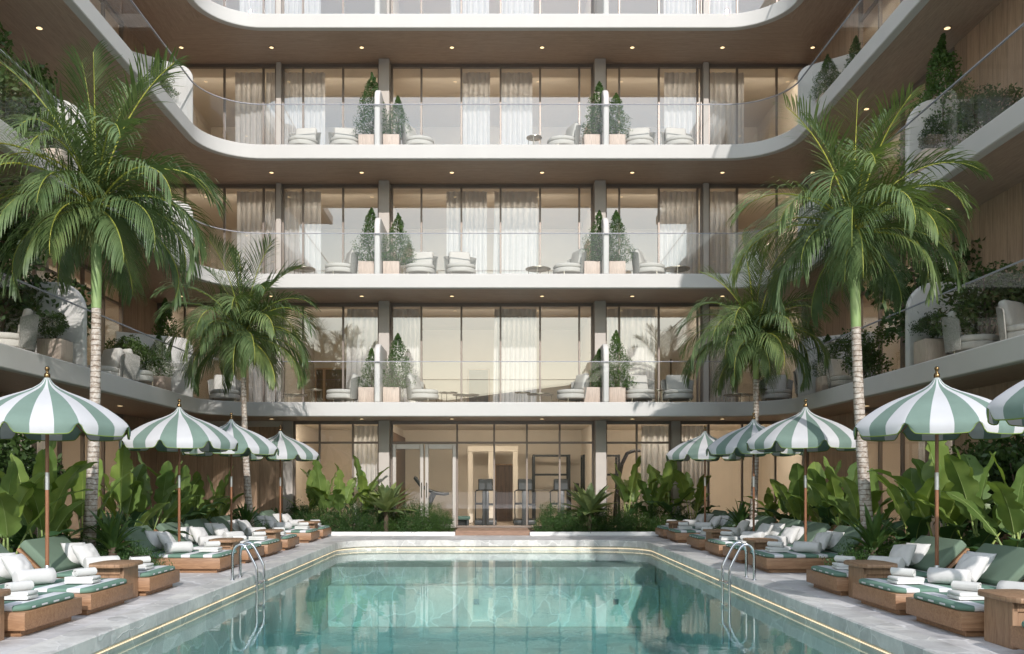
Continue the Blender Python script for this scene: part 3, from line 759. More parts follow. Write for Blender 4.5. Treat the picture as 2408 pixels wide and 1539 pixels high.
def bolster_mesh(seed):
    m = MB(); r = .082; L = .40; pr = []
    for z, k in ((-.5, 0), (-.5, .6), (-.493, .88), (-.475, .985), (-.3, 1.0), (0, 1.01), (.3, 1.0), (.475, .985), (.493, .88), (.5, .6), (.5, 0)): pr.append((max(.0005, r * k), z * L))
    m.lathe(pr, 'pillow', 28)
    off = Vector((seed, 0, 0)); m.v = [tuple(Vector(v) * (1 + .03 * noise.noise(Vector(v) * 9 + off))) for v in m.v]
    return m.mesh('bolster', 60)
BOL = [bolster_mesh(k * 5.) for k in range(2)]
def folded_mesh(seed):
    r_ = rng(seed); m = MB(); w, d = .30, .205
    V = []; z = 0
    for k in range(2):
        th = .034; prof = []
        for i in range(9): a = -PI / 2 + PI * i / 8; prof.append((w / 2 - th / 2 + th / 2 * cos(a), z + th / 2 + th / 2 * sin(a)))
        prof += [(-w / 2 + .004 * k, z + th), (-w / 2 - .003, z + th * .72), (-w / 2 + .006, z + th * .55), (-w / 2 - .002, z + th * .3), (-w / 2 + .004, z)]
        n = len(prof); W_ = []; Fc = []
        for j, yy in enumerate((-d / 2, -d / 2 + .006, 0, d / 2 - .006, d / 2)):
            for x, zz in prof:
                cx, cz = (0, z + th / 2); f = .93 if j in (0, 4) else 1
                W_.append((cx + (x - cx) * (1 if j not in (0, 4) else .985) + .004 * sin(yy * 30 + k), yy + (k * .006), cz + (zz - cz) * f + .002 * sin(x * 22 + seed + yy * 9)))
        for j in range(4):
            for i in range(n): i2 = (i + 1) % n; Fc.append((j * n + i, j * n + i2, (j + 1) * n + i2, (j + 1) * n + i))
        Fc.append(list(range(n))[::-1]); Fc.append([4 * n + i for i in range(n)])
        m.add(W_, Fc, 'towel', True); z += th + .001
    return m.mesh('folded_towel', 40)
def roll_mesh(seed):
    m = MB(); L = .235; r = .047; n = 74; th = .011
    P = []
    for i in range(n + 1):
        a = i / n * 2 * PI * 2.75; rr = .009 + (r - .009) * (i / n) ** .85; P.append((rr * cos(a + seed), rr * sin(a + seed), a + seed))
    V = []; F = []
    for x in (-L / 2, L / 2):
        for (u, v, a) in P: V.append((x + .004 * sin(a * 1.7), u, v)); V.append((x + .004 * sin(a * 1.7), u - th * .8 * cos(a), v - th * .8 * sin(a)))
    q = 2 * (n + 1)
    for i in range(n):
        a = 2 * i
        F += [(a, a + 2, q + a + 2, q + a), (a + 1, q + a + 1, q + a + 3, a + 3), (a, a + 1, a + 3, a + 2), (q + a, q + a + 2, q + a + 3, q + a + 1)]
    m.add(V, F, 'towel'); return m.mesh('rolled_towel', 50)
FOL = [folded_mesh(k) for k in range(2)]; ROL = [roll_mesh(k * 1.3) for k in range(3)]
def dress(s, y, i):
    r_ = rng(100 + i * 2 + (s > 0)); w = f'the {ordn(i)} daybed on the {SIDE[s]}'
    def at(u, dy, z): return (s * (LX + u), y + dy, z)
    for j, (u, dy, tilt, yaw) in enumerate(((1.19, .62 + r_.uniform(-.08, .08), 32, 16), (.96, .42 + r_.uniform(-.1, .1), 36, -6 + r_.uniform(-8, 14)))):
        o = put('pillow', PIL[r_.randrange(4)], None, at(u, dy, .462 if j == 0 else .452))
        # pillow plane faces the pool and the camera a little
        mz = Matrix.Rotation(R(s * (-(yaw + 20))) if s > 0 else R(yaw + 20 - 40), 4, 'Z')
        o.matrix_world = Matrix.Translation(at(u, dy, .452)) @ Matrix.Rotation(R((0 if s < 0 else 180) + s * (18 + yaw)), 4, 'Z') @ Matrix.Rotation(R(-tilt), 4, 'Y') @ Matrix.Rotation(R(r_.uniform(-7, 7)), 4, 'X')
        tag(o, f'white square pillow, the {"one against the backrest" if j == 0 else "one in front"}, on {w}', 'pillow', 'white square pillows on the daybeds')
    va = math.degrees(math.atan2(LX + .5, y)); ya = va + (24, 30, 20, 26, 22, 40, 28, 34, 26, 34)[i]
    o = put('bolster', BOL[i % 2], None, at(.72, .32 + r_.uniform(-.03, .05), .285 + .082), (0, R(90), R(s * -ya if s < 0 else -ya)))
    o.rotation_euler = (0, R(90), R(ya if s < 0 else 180 - ya))
    tag(o, f'white cylindrical bolster lying on {w}', 'bolster', 'white bolsters on the daybeds')
    dyf = .46 + r_.uniform(-.04, .06); rz = R(r_.uniform(-6, 6) + (0 if s < 0 else 180))
    o = put('folded_towel', FOL[i % 2], None, at(.30, dyf, .286), (0, 0, rz)); tag(o, f'folded white towel pair at the foot of {w}', 'towel', 'folded towels on the daybeds')
    o = put('rolled_towel', ROL[i % 3], None, at(.285, dyf + .01, .286 + .069 + .047), (R(r_.uniform(0, 40)), 0, rz + R(va + r_.uniform(22, 34)) * -s))
    tag(o, f'rolled white towel on the folded pair, on {w}', 'towel', 'rolled towels on the daybeds')
for s in (-1, 1):
    for i, y in enumerate(LY):
        if s < 0 and i == 0: continue
        k = i - 1 if s < 0 else i
        daybed(s, y, k); dress(s, y, k)

# side tables ---------------------------------------------------------------
TY = [7.37, 10.27, 14.5, 17.3, 21.03]
m = MB(); m.prism([(-.235, -.17), (-.17, -.315), (.17, -.315), (.235, -.20), (.235, .20), (.17, .315), (-.17, .315), (-.235, .17)], .385, .43, 'teak_table', .012, 2); T_top = m.mesh('table_top', 35)
m = MB(); m.box(-.160, .160, -.180, .195, 0, .30, 'teak_table', .006); m.box(-.185, .165, -.20, .20, .302, .384, 'teak_table', .006); m.box(.125, .170, -.20, .22, .0, .384, 'teak_table', .005); T_body = m.mesh('base', 30)
m = MB(); m.prism([(-.235, -.20), (-.17, -.315), (.17, -.315), (.235, -.17), (.235, .17), (.17, .315), (-.17, .315), (-.235, .2)], .385, .43, 'teak_table', .012, 2); T_top2 = m.mesh('table_top', 35)
mb2 = MB(); mb2.box(-.160, .160, -.180, .195, 0, .30, 'teak_table', .006); mb2.box(-.165, .185, -.20, .20, .302, .384, 'teak_table', .006); mb2.box(-.170, -.125, -.20, .22, .0, .384, 'teak_table', .005); T_body2 = mb2.mesh('base', 30)
for s in (-1, 1):
    for i, y in enumerate(TY):
        if i == 0 and s < 0: y = 7.40
        t = thing('side_table', f'chunky teak side table, {ordn(i)} from the front on the {SIDE[s]} of the pool', 'side table', (s * 4.36, y, 0), 0, 'teak side tables between the daybeds')
        put('table_top', T_top if s < 0 else T_top2, t); put('base', T_body if s < 0 else T_body2, t)

# parasols ------------------------------------------------------------------
def canopy_mesh():
    Rr = .94; NP = 8; per = 24; N = NP * per
    prof = [(.030, .575), (.036, .553), (.060, .518), (.086, .490), (.152, .446), (.258, .398), (.35, .364), (.44, .330), (.53, .292), (.62, .248), (.70, .203), (.79, .143), (.87, .083), (.915, .040), (.938, .0)]
    V = []; F = []; mats = []
    rows = len(prof) + 3
    for j, (r, z) in enumerate(prof):
        for k in range(N):
            ph = k / per; f = ph - math.floor(ph); sag = 1 - .045 * sin(PI * f) * (r / Rr) ** 1.0; zz = z - .018 * sin(PI * f) * (r / Rr)
            a = 2 * PI * k / N; V.append((r * sag * cos(a), r * sag * sin(a), zz))
    for j in range(1, 4):
        for k in range(N):
            ph = k / per; f = ph - math.floor(ph); sag = 1 - .045 * sin(PI * f); a = 2 * PI * k / N
            e = min(f, 1 - f) * per          # distance to the rib in columns
            dep = .108 * (1 - math.exp(-(e / 1.9) ** 2.4)) + .004
            r = .938 + .008 * sin(j / 3 * PI) - .012 * (j / 3) ; V.append((r * sag * cos(a), r * sag * sin(a), .004 - .018 * sin(PI * f) - dep * j / 3))
    nr = len(prof) + 3
    for j in range(nr - 1):
        for k in range(N): k2 = (k + 1) % N; F.append((j * N + k, (j + 1) * N + k, (j + 1) * N + k2, j * N + k2))
    m = MB(); m.mi('can_green'); m.mi('can_white')
    m.v = V; m.f = F; m.m = [((k // 8) % 2) for j in range(nr - 1) for k in range(N)]
    me = m.mesh('canopy', 180)
    # piping along the scalloped edge
    t = MB(); pts = [Vector(V[(nr - 1) * N + k]) for k in range(N)]; pts.append(pts[0]); t.tube([p + Vector((0, 0, .0)) for p in pts], .006, 'can_trim', 5, False)
    return me, t.mesh('trim', 180), Rr
CAN, TRIM, _ = canopy_mesh()
m = MB(); m.tube([(0, 0, .36), (0, 0, 1.27)], .0215, 'pole', 14); m.tube([(0, 0, 1.46), (0, 0, 2.55)], .0205, 'pole', 14); POLE = m.mesh('pole', 40)
m = MB(); m.tube([(0, 0, 1.265), (0, 0, 1.465)], .0245, 'sleeve', 16); SLV = m.mesh('sleeve', 40)
m = MB(); m.lathe([(.24, 0), (.24, .02), (.2, .035), (.05, .05), (.031, .07), (.031, .38), (.027, .39), (.02, .39)], 'sleeve', 24); BASE = m.mesh('base', 40)
m = MB(); m.lathe([(.030, 2.555), (.034, 2.565), (.034, 2.60), (.028, 2.612), (.016, 2.622), (.016, 2.640), (.021, 2.648), (.026, 2.662), (.025, 2.680), (.016, 2.692), (.001, 2.696)], 'brass', 18); FINI = m.mesh('finial', 50)
m = MB()
for k in range(8):
    a = 2 * PI * k / 8; m.tube([(.03 * cos(a), .03 * sin(a), 2.46), (.5 * cos(a), .5 * sin(a), 2.19), (.9 * cos(a), .9 * sin(a), 1.995)], .009, 'pole', 6)
    m.tube([(.03 * cos(a), .03 * sin(a), 2.02), (.46 * cos(a), .46 * sin(a), 2.20)], .007, 'pole', 6)
m.tube([(0, 0, 1.99), (0, 0, 2.06)], .035, 'pole', 14); RIBS = m.mesh('ribs', 40)
for s in (-1, 1):
    for i, y in enumerate([7.40, 10.3, 14.32, 17.1, 20.95]):
        if s < 0 and i == 0: continue
        k = i - 1 if s < 0 else i
        t = thing('parasol', f'green and white parasol, {ordn(k)} from the front on the {SIDE[s]} of the pool', 'parasol', (s * (5.18, 5.17, 5.06, 5.04, 5.02)[i] + (0 if s < 0 else -.03), y, 0), math.atan2(-y, -s * 5.1) - R(22.5 + (3, -3, 5, -4, 2)[i] * s), 'striped parasols over the daybeds')
        put('canopy', CAN, t, (0, 0, 1.995)); put('trim', TRIM, t, (0, 0, 1.995)); put('pole', POLE, t); put('sleeve', SLV, t); put('base', BASE, t); put('finial', FINI, t); put('ribs', RIBS, t)

# pool ladders --------------------------------------------------------------
for s in (-1, 1):
    t = thing('pool_ladder', f'polished steel pool ladder with curved handrails on the {SIDE[s]} edge of the pool', 'pool ladder', (s * 3.5, 12.45, 0), 0, 'steel pool ladders')
    for k, y in enumerate((-.19, .19)):
        P = [(.10, .0), (.10, .30)]
        for i in range(1, 9): a = PI * (1 - i / 8 * .80); P.append((.10 - .13 - .13 * cos(a) * 1.0 * 1 + .0, .33 + .17 * sin(a)))
        P = [(.10, 0), (.10, .32), (.095, .385), (.075, .44), (.04, .48), (-.005, .497), (-.05, .485), (-.088, .45), (-.12, .395), (-.20, .245), (-.232, .17), (-.24, .10), (-.24, -.10), (-.24, -.95)]
        m = MB(); m.tube([(s * x, y, z) for x, z in P], .019, 'steel', 12); m.build('handrail', t, 60)
        m = MB(); m.lathe([(.035, 0.003), (.035, .010), (.021, .014)], 'steel', 16, (s * .10, y, 0)); m.build('flange', t, 40)
    for z in (-.055, -.36, -.66):
        m = MB(); x0, x1 = sorted((s * -.30, s * -.20)); m.box(x0, x1, -.175, .175, z, z + .022, 'steel', .006); m.build('tread', t, 30)

# ================================================================== PLANTS
def frame_rot(yaw): return Matrix.Rotation(yaw, 4, 'Z')
# --- palms
def frond_mesh(elev, L, seed, name='frond', nl=50, ll=.7, curl=1.0):
    r_ = rng(seed); m = MB(); N = 16; pts = []; p = Vector((0, 0, 0)); a = elev
    droop = curl * (1.9 if elev < 1.2 else 1.1)
    for i in range(N + 1):
        pts.append(p.copy()); t = i / N; p = p + Vector((cos(a), 0, sin(a))) * (L / N); a -= droop / N * (.45 + 1.6 * t)
    m.tube(pts, [.017 * (1 - .85 * i / N) + .002 for i in range(N + 1)], 'rachis', 5)
    def at(t):
        f = t * N; i = min(int(f), N - 1); q = f - i; return pts[i].lerp(pts[i + 1], q), (pts[i + 1] - pts[i]).normalized()
    for i in range(nl):
        t = .10 + .90 * (i / (nl - 1)); b, tg = at(t)
        ln = ll * (.55 + .45 * sin(PI * min(1, t * .9 + .12))) * (1 if t < .82 else 1 - (t - .82) * 2.2) * r_.uniform(.88, 1.1)
        for sd in (-1, 1):
            up = Vector((-tg.z, 0, tg.x))
            d = (tg * (.55 + .55 * t) + Vector((0, sd, 0)) * (1.0 - .35 * t) + up * (.30 if elev > .6 else .1) * r_.uniform(.2, 1.6)).normalized()
            w = .0095 * r_.uniform(.75, 1.25); V = []; q = b.copy(); ns = 5; g = r_.uniform(.75, 1.35) * (.38 if elev > 1.15 else (.62 if elev > .75 else 1))
            for k in range(ns + 1):
                u = k / ns; side = d.cross(Vector((0, 0, 1)));
                if side.length < .1: side = Vector((1, 0, 0))
                side.normalize(); ww = w * (.55 + .9 * u) * (1 - u ** 3) + .001
                tw = (side * .8 + up * .6 * (1 - u)).normalized()
                V += [q - tw * ww, q + tw * ww]
                q = q + d * (ln / ns); d = (d + Vector((0, 0, -1)) * (.26 + .42 * u) * g).normalized()
            F = [(2 * k, 2 * k + 1, 2 * k + 3, 2 * k + 2) for k in range(ns)]
            m.add(V, F, 'palm')
    return m.mesh(name, 180)
FR = {}
for j, (el, L) in enumerate(((88, 2.0), (80, 2.15), (72, 2.15), (60, 2.1), (48, 2.05), (36, 2.0), (24, 1.95), (10, 1.85), (-4, 1.7), (-22, 1.45))):
    for v in range(2): FR[(j, v)] = frond_mesh(R(el), L, 50 + j * 3 + v, ll=.74 if el > 0 else .62, curl=(.25, .45, .7, .95, 1, 1.05, 1.0, .95, .9, .6)[j] * (1 if v else .85))
def spear_mesh():
    m = MB(); r_ = rng(9)
    for i in range(26):
        a = r_.uniform(0, 2 * PI); l = r_.uniform(.7, 1.25); sp = r_.uniform(.02, .22); q = Vector((0, 0, 0)); d = Vector((cos(a) * sp, sin(a) * sp, 1)).normalized(); V = []
        sd = Vector((-sin(a), cos(a), 0))
        for k in range(5): u = k / 4; V += [q - sd * .018 * (1 - u ** 2) - sd * .001, q + sd * .018 * (1 - u ** 2) + sd * .001]; q = q + d * l / 4; d = (d + Vector((cos(a), sin(a), 0)) * .05).normalized()
        m.add(V, [(2 * k, 2 * k + 1, 2 * k + 3, 2 * k + 2) for k in range(4)], 'palm')
    return m.mesh('spear_leaves', 180)
SPEAR = spear_mesh()
def fruit_mesh(seed):
    r_ = rng(seed); m = MB()
    for i in range(150):
        a = r_.uniform(0, 2 * PI); l = r_.uniform(.35, .72); q = Vector((cos(a) * .06, sin(a) * .06, 0)); d = Vector((cos(a), sin(a), .25)).normalized(); P = [q.copy()]
        for k in range(5): q = q + d * l / 5; d = (d + Vector((r_.uniform(-.18, .18), r_.uniform(-.18, .18), -.85))).normalized(); P.append(q.copy())
        V = []; sd = Vector((-sin(a), cos(a), 0)) * .005
        for p in P: V += [p - sd, p + sd]
        m.add(V, [(2 * k, 2 * k + 1, 2 * k + 3, 2 * k + 2) for k in range(5)], 'fruit')
    return m.mesh('flower_stalks', 180)
FRU = [fruit_mesh(1), fruit_mesh(2)]
def palm(base, top, r0, r1, shaft_len, scale, seed, label, yaw0=0, fb=.22):
    r_ = rng(seed); base = Vector(base); top = Vector(top)
    t = thing('palm_tree', label, 'palm tree', base, 0, 'tall palms between the daybeds')
    rel = top - base; n = 26; P = []; RR = []
    for i in range(n + 1):
        u = i / n; p = rel * u; p.x += rel.x * .0 + .05 * sin(u * PI) * (1 if rel.x > 0 else -1); P.append(p)
        RR.append(r0 + (r1 - r0) * min(1, u * 1.4) + (.05 * math.exp(-u * 22)) + .002 * (i % 2))
    us = 1 - shaft_len / rel.length; k = int(us * n)
    m = MB(); m.tube(P[:k + 1], RR[:k + 1], 'trunk', 16, False); m.build('trunk', t, 60)
    m = MB(); m.tube(P[k:], [r1 * f for f in [1.08 + .16 * sin(PI * j / max(1, n - k)) * 1.0 - .25 * j / max(1, n - k) for j in range(n - k + 1)]], 'shaft', 16); m.build('crownshaft', t, 60)
    plan = [(0, 1), (1, 2), (2, 3), (3, 4), (4, 5), (5, 5), (6, 5), (7, 4), (8, 4), (9, 3)]
    yw = yaw0
    for j, cnt in plan:
        for c in range(cnt):
            yw += 2.399 + r_.uniform(-.2, .2)
            o = put('frond', FR[(j, r_.randrange(2))], t, rel + Vector((0, 0, .02)), (0, 0, yw), scale * r_.uniform(.9, 1.08))
    put('spear_leaves', SPEAR, t, rel, (0, 0, r_.uniform(0, 6)), scale * 1.15)
    put('flower_stalks', FRU[seed % 2], t, rel - Vector((0, 0, fb)), (0, 0, 0), scale)
def palm_at(px_base, px_top, d, y_top, **k):
    xb, xt = X_at(px_base, d), X_at(px_top, d); palm((xb, d, 0), (xt, d, EYE + (1135 - y_top) * d / 2090), **k)
palm_at(205, 226, 12.5, 492, r0=.088, r1=.062, shaft_len=1.35, scale=1.03, seed=4, label='tall palm with green crownshaft, nearest on the left of the pool', yaw0=.4)
palm_at(2050, 2008, 12.5, 552, r0=.088, r1=.062, shaft_len=1.15, scale=.93, seed=7, label='tall leaning palm, nearest on the right of the pool', yaw0=2.2)
palm_at(592, 572, 19.2, 795, r0=.085, r1=.055, shaft_len=.85, scale=1.0, seed=12, label='smaller far palm on the left of the pool, in front of the rear balconies', yaw0=1.2)
palm_at(1768, 1776, 19.2, 800, r0=.085, r1=.055, shaft_len=.85, scale=.97, seed=15, label='smaller far palm on the right of the pool, half in shade', yaw0=3.0)

# --- big paddle-leaved plants
def paddle_mesh(pet, L, Wd, lean, bend, seed, mat):
    """a leaf that rises from the origin on its stalk, leaning towards +X"""
    r_ = rng(seed); m = MB(); P = []; p = Vector((0, 0, 0)); a = PI / 2 - lean * .35; N1 = 6; N2 = 18
    for i in range(N1 + 1): P.append(p.copy()); p = p + Vector((cos(a), 0, sin(a))) * pet / N1; a -= lean * .65 / N1 * (1 if i > 1 else .3)
    st = P[:]; m.tube(st, [.020 - .010 * i / N1 for i in range(N1 + 1)], 'rib', 6)
    B = [st[-1].copy()]; D = []; p = st[-1].copy()
    for i in range(N2): D.append(a); p = p + Vector((cos(a), 0, sin(a))) * L / N2; B.append(p.copy()); a -= bend / N2 * (.3 + 1.4 * i / N2)
    D.append(a)
    ph = r_.uniform(0, 6); cup = r_.uniform(.15, .5)
    tears = {(sd, r_.randrange(3, N2 - 2)): r_.uniform(.15, .5) for sd in (-1, 1) for _ in range(3)}
    for sd in (-1, 1):
        V = []; nc = 4
        for i, b in enumerate(B):
            t = i / N2; w = Wd * (min(1, (t / .16)) ** .6) * (1 - max(0, (t - .45) / .55) ** 2.0) ** .62 * (1 + .05 * sin(t * 17 + ph + sd)) + .0015
            nrm = Vector((-sin(D[i]), 0, cos(D[i])))
            if (sd, i) in tears: w *= 1 - tears[(sd, i)]
            for c in range(nc + 1):
                u = c / nc; lift = cup * w * (u - .35 * u * u) + .014 * sin(t * 21 + ph * sd) * u * u
                V.append(b + Vector((0, sd * w * u * cos(cup * .5), 0)) + nrm * lift)
        F = []
        for i in range(N2):
            for c in range(nc):
                q = i * (nc + 1) + c; f = (q, q + 1, q + nc + 2, q + nc + 1); F.append(f if sd < 0 else f[::-1])
        m.add(V, F, mat)
    m.tube([b + Vector((-sin(D[i]), 0, cos(D[i]))) * .003 for i, b in enumerate(B)], [.0075 * (1 - .8 * i / N2) for i in range(N2 + 1)], 'rib', 5)
    return m.mesh('leaf', 180)
PAD = []
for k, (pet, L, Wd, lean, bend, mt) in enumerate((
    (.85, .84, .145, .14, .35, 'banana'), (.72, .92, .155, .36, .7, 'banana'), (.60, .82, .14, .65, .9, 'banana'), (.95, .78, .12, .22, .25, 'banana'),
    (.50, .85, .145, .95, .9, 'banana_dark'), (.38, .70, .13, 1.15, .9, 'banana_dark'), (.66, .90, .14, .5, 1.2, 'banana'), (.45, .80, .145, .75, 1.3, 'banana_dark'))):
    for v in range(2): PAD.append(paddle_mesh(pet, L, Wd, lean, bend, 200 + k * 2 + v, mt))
def paddle_plant(x, y, h, seed, label, group, n=11, z=.03):
    r_ = rng(seed); t = thing('banana_plant', label, 'banana plant', (x, y, z), 0, group); yw = r_.uniform(0, 6)
    for i in range(n):
        yw += 2.399 + r_.uniform(-.35, .35); u = i / n
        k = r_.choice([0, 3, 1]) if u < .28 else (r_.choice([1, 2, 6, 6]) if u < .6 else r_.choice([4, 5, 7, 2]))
        sc = h * r_.uniform(.85, 1.1)
        o = put('leaf', PAD[k * 2 + r_.randrange(2)], t, (r_.uniform(-.09, .09), r_.uniform(-.09, .09), 0), (R(r_.uniform(-5, 5)), R(r_.uniform(-4, 6)), yw), sc)
# --- rosettes of strap leaves (dracaena-like) and the large bird's nest plants
def strap_leaf(L, Wd, lean, bend, seed, mat, jag=0):
    r_ = rng(seed); m = MB(); N = 12; a = PI / 2 - lean; p = Vector((0.02, 0, 0)); B = []; D = []
    for i in range(N + 1): B.append(p.copy()); D.append(a); p = p + Vector((cos(a), 0, sin(a))) * L / N; a -= bend / N * (.4 + 1.3 * i / N)
    for sd in (-1, 1):
        V = []
        for i, b in enumerate(B):
            t = i / N; w = Wd * (.35 + .65 * min(1, t / .45)) * (1 - t ** 3.2) + .001
            if jag: w *= 1 - jag * (i % 2)
            nr = Vector((-sin(D[i]), 0, cos(D[i])))
            V += [b, b + Vector((0, sd * w * .55, 0)) + nr * w * .22, b + Vector((0, sd * w, 0)) + nr * w * .3]
        F = []
        for i in range(N):
            for c in range(2): q = i * 3 + c; f = (q, q + 1, q + 4, q + 3); F.append(f if sd < 0 else f[::-1])
        m.add(V, F, mat)
    return m.mesh('leaf', 180)
STR = [strap_leaf(L, .050, ln, bd, 300 + i, 'strap') for i, (L, ln, bd) in enumerate(((.62, .1, .3), (.66, .35, .6), (.62, .6, .8), (.55, .9, .9), (.60, .25, 1.0), (.48, 1.15, .8)))]
NST = [strap_leaf(L, .125, ln, bd, 330 + i, 'sago', .12) for i, (L, ln, bd) in enumerate(((.62, .12, .25), (.74, .45, .4), (.78, .8, .35), (.76, 1.05, .35), (.70, 1.35, .4), (.72, .65, .5)))]
def rosette(kind, meshes, x, y, z, sc, n, seed, label, cat, group=None, lmax=1.0):
    r_ = rng(seed); t = thing(kind, label, cat, (x, y, z), 0, group); yw = r_.uniform(0, 6)
    m = MB(); m.tube([(0, 0, -z + .02), (0, 0, .10 * sc)], .06, 'bark', 8); m.build('stem', t)
    for i in range(n):
        yw += 2.399 + r_.uniform(-.15, .15); k = min(len(meshes) - 1, int(i / n * len(meshes)))
        put('leaf', meshes[k], t, (0, 0, .07 * sc * (1 - i / n)), (R(r_.uniform(-6, 6)), R(r_.uniform(-6, 6)), yw), sc * r_.uniform(.8, 1.1))
# --- leafy clumps: shrubs, cones, trees
def leaf_cloud(fn, n, size, seed, mat, stems=None, name='foliage'):
    r_ = rng(seed); m = MB(); V = []; F = []
    for i in range(n):
        c, out = fn(r_); out = Vector(out).normalized() if Vector(out).length else Vector((0, 0, 1))
        d = (out * .45 + Vector((r_.uniform(-1, 1), r_.uniform(-1, 1), r_.uniform(-1, 1)))).normalized(); sd = d.cross(Vector((r_.uniform(-1, 1), r_.uniform(-1, 1), r_.uniform(-1, 1)))).normalized()
        s_ = size * r_.uniform(.6, 1.3); c = Vector(c); nr = d.cross(sd) * s_ * .15
        o = len(V); V += [c - d * s_, c + sd * s_ * .55 + nr, c + d * s_, c - sd * s_ * .55 + nr]; F.append((o, o + 1, o + 2, o + 3))
    m.add(V, F, mat); return m.mesh(name, 180)
def cone_fn(h, rad, seed):
    off = Vector((seed * 2.7, 0, 0))
    def f(r_):
        while True:
            z = h * (r_.random() ** 1.25); a = r_.uniform(0, 2 * PI); u = z / h
            rr = rad * (min(1, (u / .12 + .55))) * (1 - u ** 1.25) ** .85 * (1 + .62 * noise.noise(Vector((cos(a) * 1.9, sin(a) * 1.9, z * 4)) + off) + .35 * noise.noise(Vector((cos(a) * 5, sin(a) * 5, z * 11)) + off))
            q = r_.random() ** .35
            if noise.noise(Vector((cos(a) * rr * q, sin(a) * rr * q, z)) * 9 + off) > -.28: return (rr * q * cos(a), rr * q * sin(a), z + .02), (cos(a), sin(a), .6)
    return f
CONE = [leaf_cloud(cone_fn(1.35, .40, k), 7000, .0165, 400 + k, 'cone', name='foliage') for k in range(3)]
def bush_fn(rx, ry, rz, seed):
    off = Vector((seed * 3.3, 1, 0))
    def f(r_):
        while True:
            d = Vector((r_.gauss(0, 1), r_.gauss(0, 1), abs(r_.gauss(0, 1)))).normalized()
            q = r_.random() ** .3 * (1 + .5 * noise.noise(d * 2.3 + off) + .28 * noise.noise(d * 6 + off))
            p = Vector((d.x * rx * q, d.y * ry * q, d.z * rz * q))
            if noise.noise(p * 8 + off) > -.3: return p, d
    return f
BUSH = [leaf_cloud(bush_fn(.42, .36, .72, k), 9000, .0135, 430 + k, 'box') for k in range(3)]
FINE = [leaf_cloud(bush_fn(.50, .45, .26, k + 9), 4800, .012, 440 + k, 'box') for k in range(2)]
DARK = [leaf_cloud(bush_fn(.42, .36, .42, k + 5), 900, .042, 450 + k, 'strap') for k in range(3)]
def tree_fn(h, rad, seed):
    r0 = rng(seed); lobes = [(Vector((r0.uniform(-.6, .6) * rad, r0.uniform(-.6, .6) * rad, h * r0.uniform(.38, .95))), rad * r0.uniform(.28, .5)) for _ in range(11)]
    def f(r_):
        c, rr = r_.choice(lobes); d = Vector((r_.gauss(0, 1), r_.gauss(0, 1), r_.gauss(0, .8))).normalized(); q = r_.random() ** .4 * (1 + .3 * noise.noise(d * 3 + c * 4))
        return c + d * rr * q, d
    return f
TREE = [leaf_cloud(tree_fn(1.0, .52, 60 + k), 3600, .026, 460 + k, 'treeleaf') for k in range(3)]
def twig_mesh(h, n, seed, spread=.35, r=.018):
    r_ = rng(seed); m = MB()
    for i in range(n):
        a = r_.uniform(0, 2 * PI); sp = spread * r_.uniform(.2, 1); m.tube([(0, 0, 0), (cos(a) * sp * .3 * h, sin(a) * sp * .3 * h, h * .4), (cos(a) * sp * h, sin(a) * sp * h, h * r_.uniform(.7, .95))], [r, r * .7, r * .25], 'bark', 5)
    return m.mesh('stem', 60)
TW = [twig_mesh(1, 7, 5, .35, .016), twig_mesh(.3, 6, 6, .9, .012)]
def clump(name, me, x, y, z, sc, seed, label, cat, group, tw=None, tws=1):
    r_ = rng(seed); t = thing(name, label, cat, (x, y, z), r_.uniform(0, 6), group)
    put('foliage', me, t, (0, 0, 0), None, sc)
    if tw is not None: put('stem', TW[tw], t, (0, 0, 0), None, tws)
    return t

# banana plants along both sides -------------------------------------------
k = 0
for s, L in ((-1, ((20, 10.9, 1.05), (95, 12.1, 1.2), (165, 11.9, 1.02), (228, 13.1, .95), (300, 14.6, 1.12), (352, 15.4, 1.08), (408, 16.2, 1.02), (462, 17.3, 1.05), (505, 18.0, 1.0), (540, 19.6, .95))),
             (1, ((2395, 10.7, 1.1), (2300, 11.7, 1.12), (2215, 12.3, 1.25), (2130, 12.6, 1.0), (2030, 14.4, 1.05), (1965, 15.3, 1.12), (1905, 16.2, 1.1), (1850, 17.3, 1.08), (1800, 18.2, 1.0), (1760, 19.7, .85)))):
    for i, (px, d, h) in enumerate(L):
        x = X_at(px, d); xs = max(6.05, abs(x)); xs = min(xs, 6.75)
        paddle_plant(s * xs, d, h, 500 + k, f'banana plant behind the daybeds, {ordn(i)} from the front along the {SIDE[s]} bed', 'banana plants along the side beds', 10); k += 1
for i, (px, d, h) in enumerate(((722, 23.3, .92), (765, 23.25, 1.08), (808, 23.2, 1.12), (850, 23.3, 1.12))):
    paddle_plant(X_at(px, d), d, h, 540 + i, f'bright green banana plant in the rear bed left of the doors, {ordn(i)} from the left', 'banana plants in the rear beds', 9, .07)
for i, (px, d, h) in enumerate(((1480, 23.2, 1.1), (1535, 23.3, 1.0), (1578, 23.3, 1.12), (1628, 23.2, 1.05))):
    paddle_plant(X_at(px, d), d, h, 550 + i, f'green banana plant in the rear bed right of the doors, {ordn(i)} from the left', 'banana plants in the rear beds', 9, .07)
# bird's nest plants
rosette('fern', NST, X_at(908, 22.85), 22.85, .56, 1.15, 36, 61, 'large grey-green feathery rosette plant left of the gym doors', 'rosette plant', 'large rosette plants by the entrance')
rosette('fern', NST, X_at(1386, 22.85), 22.85, .52, 1.18, 36, 62, 'large grey-green feathery rosette plant right of the gym doors', 'rosette plant', 'large rosette plants by the entrance')
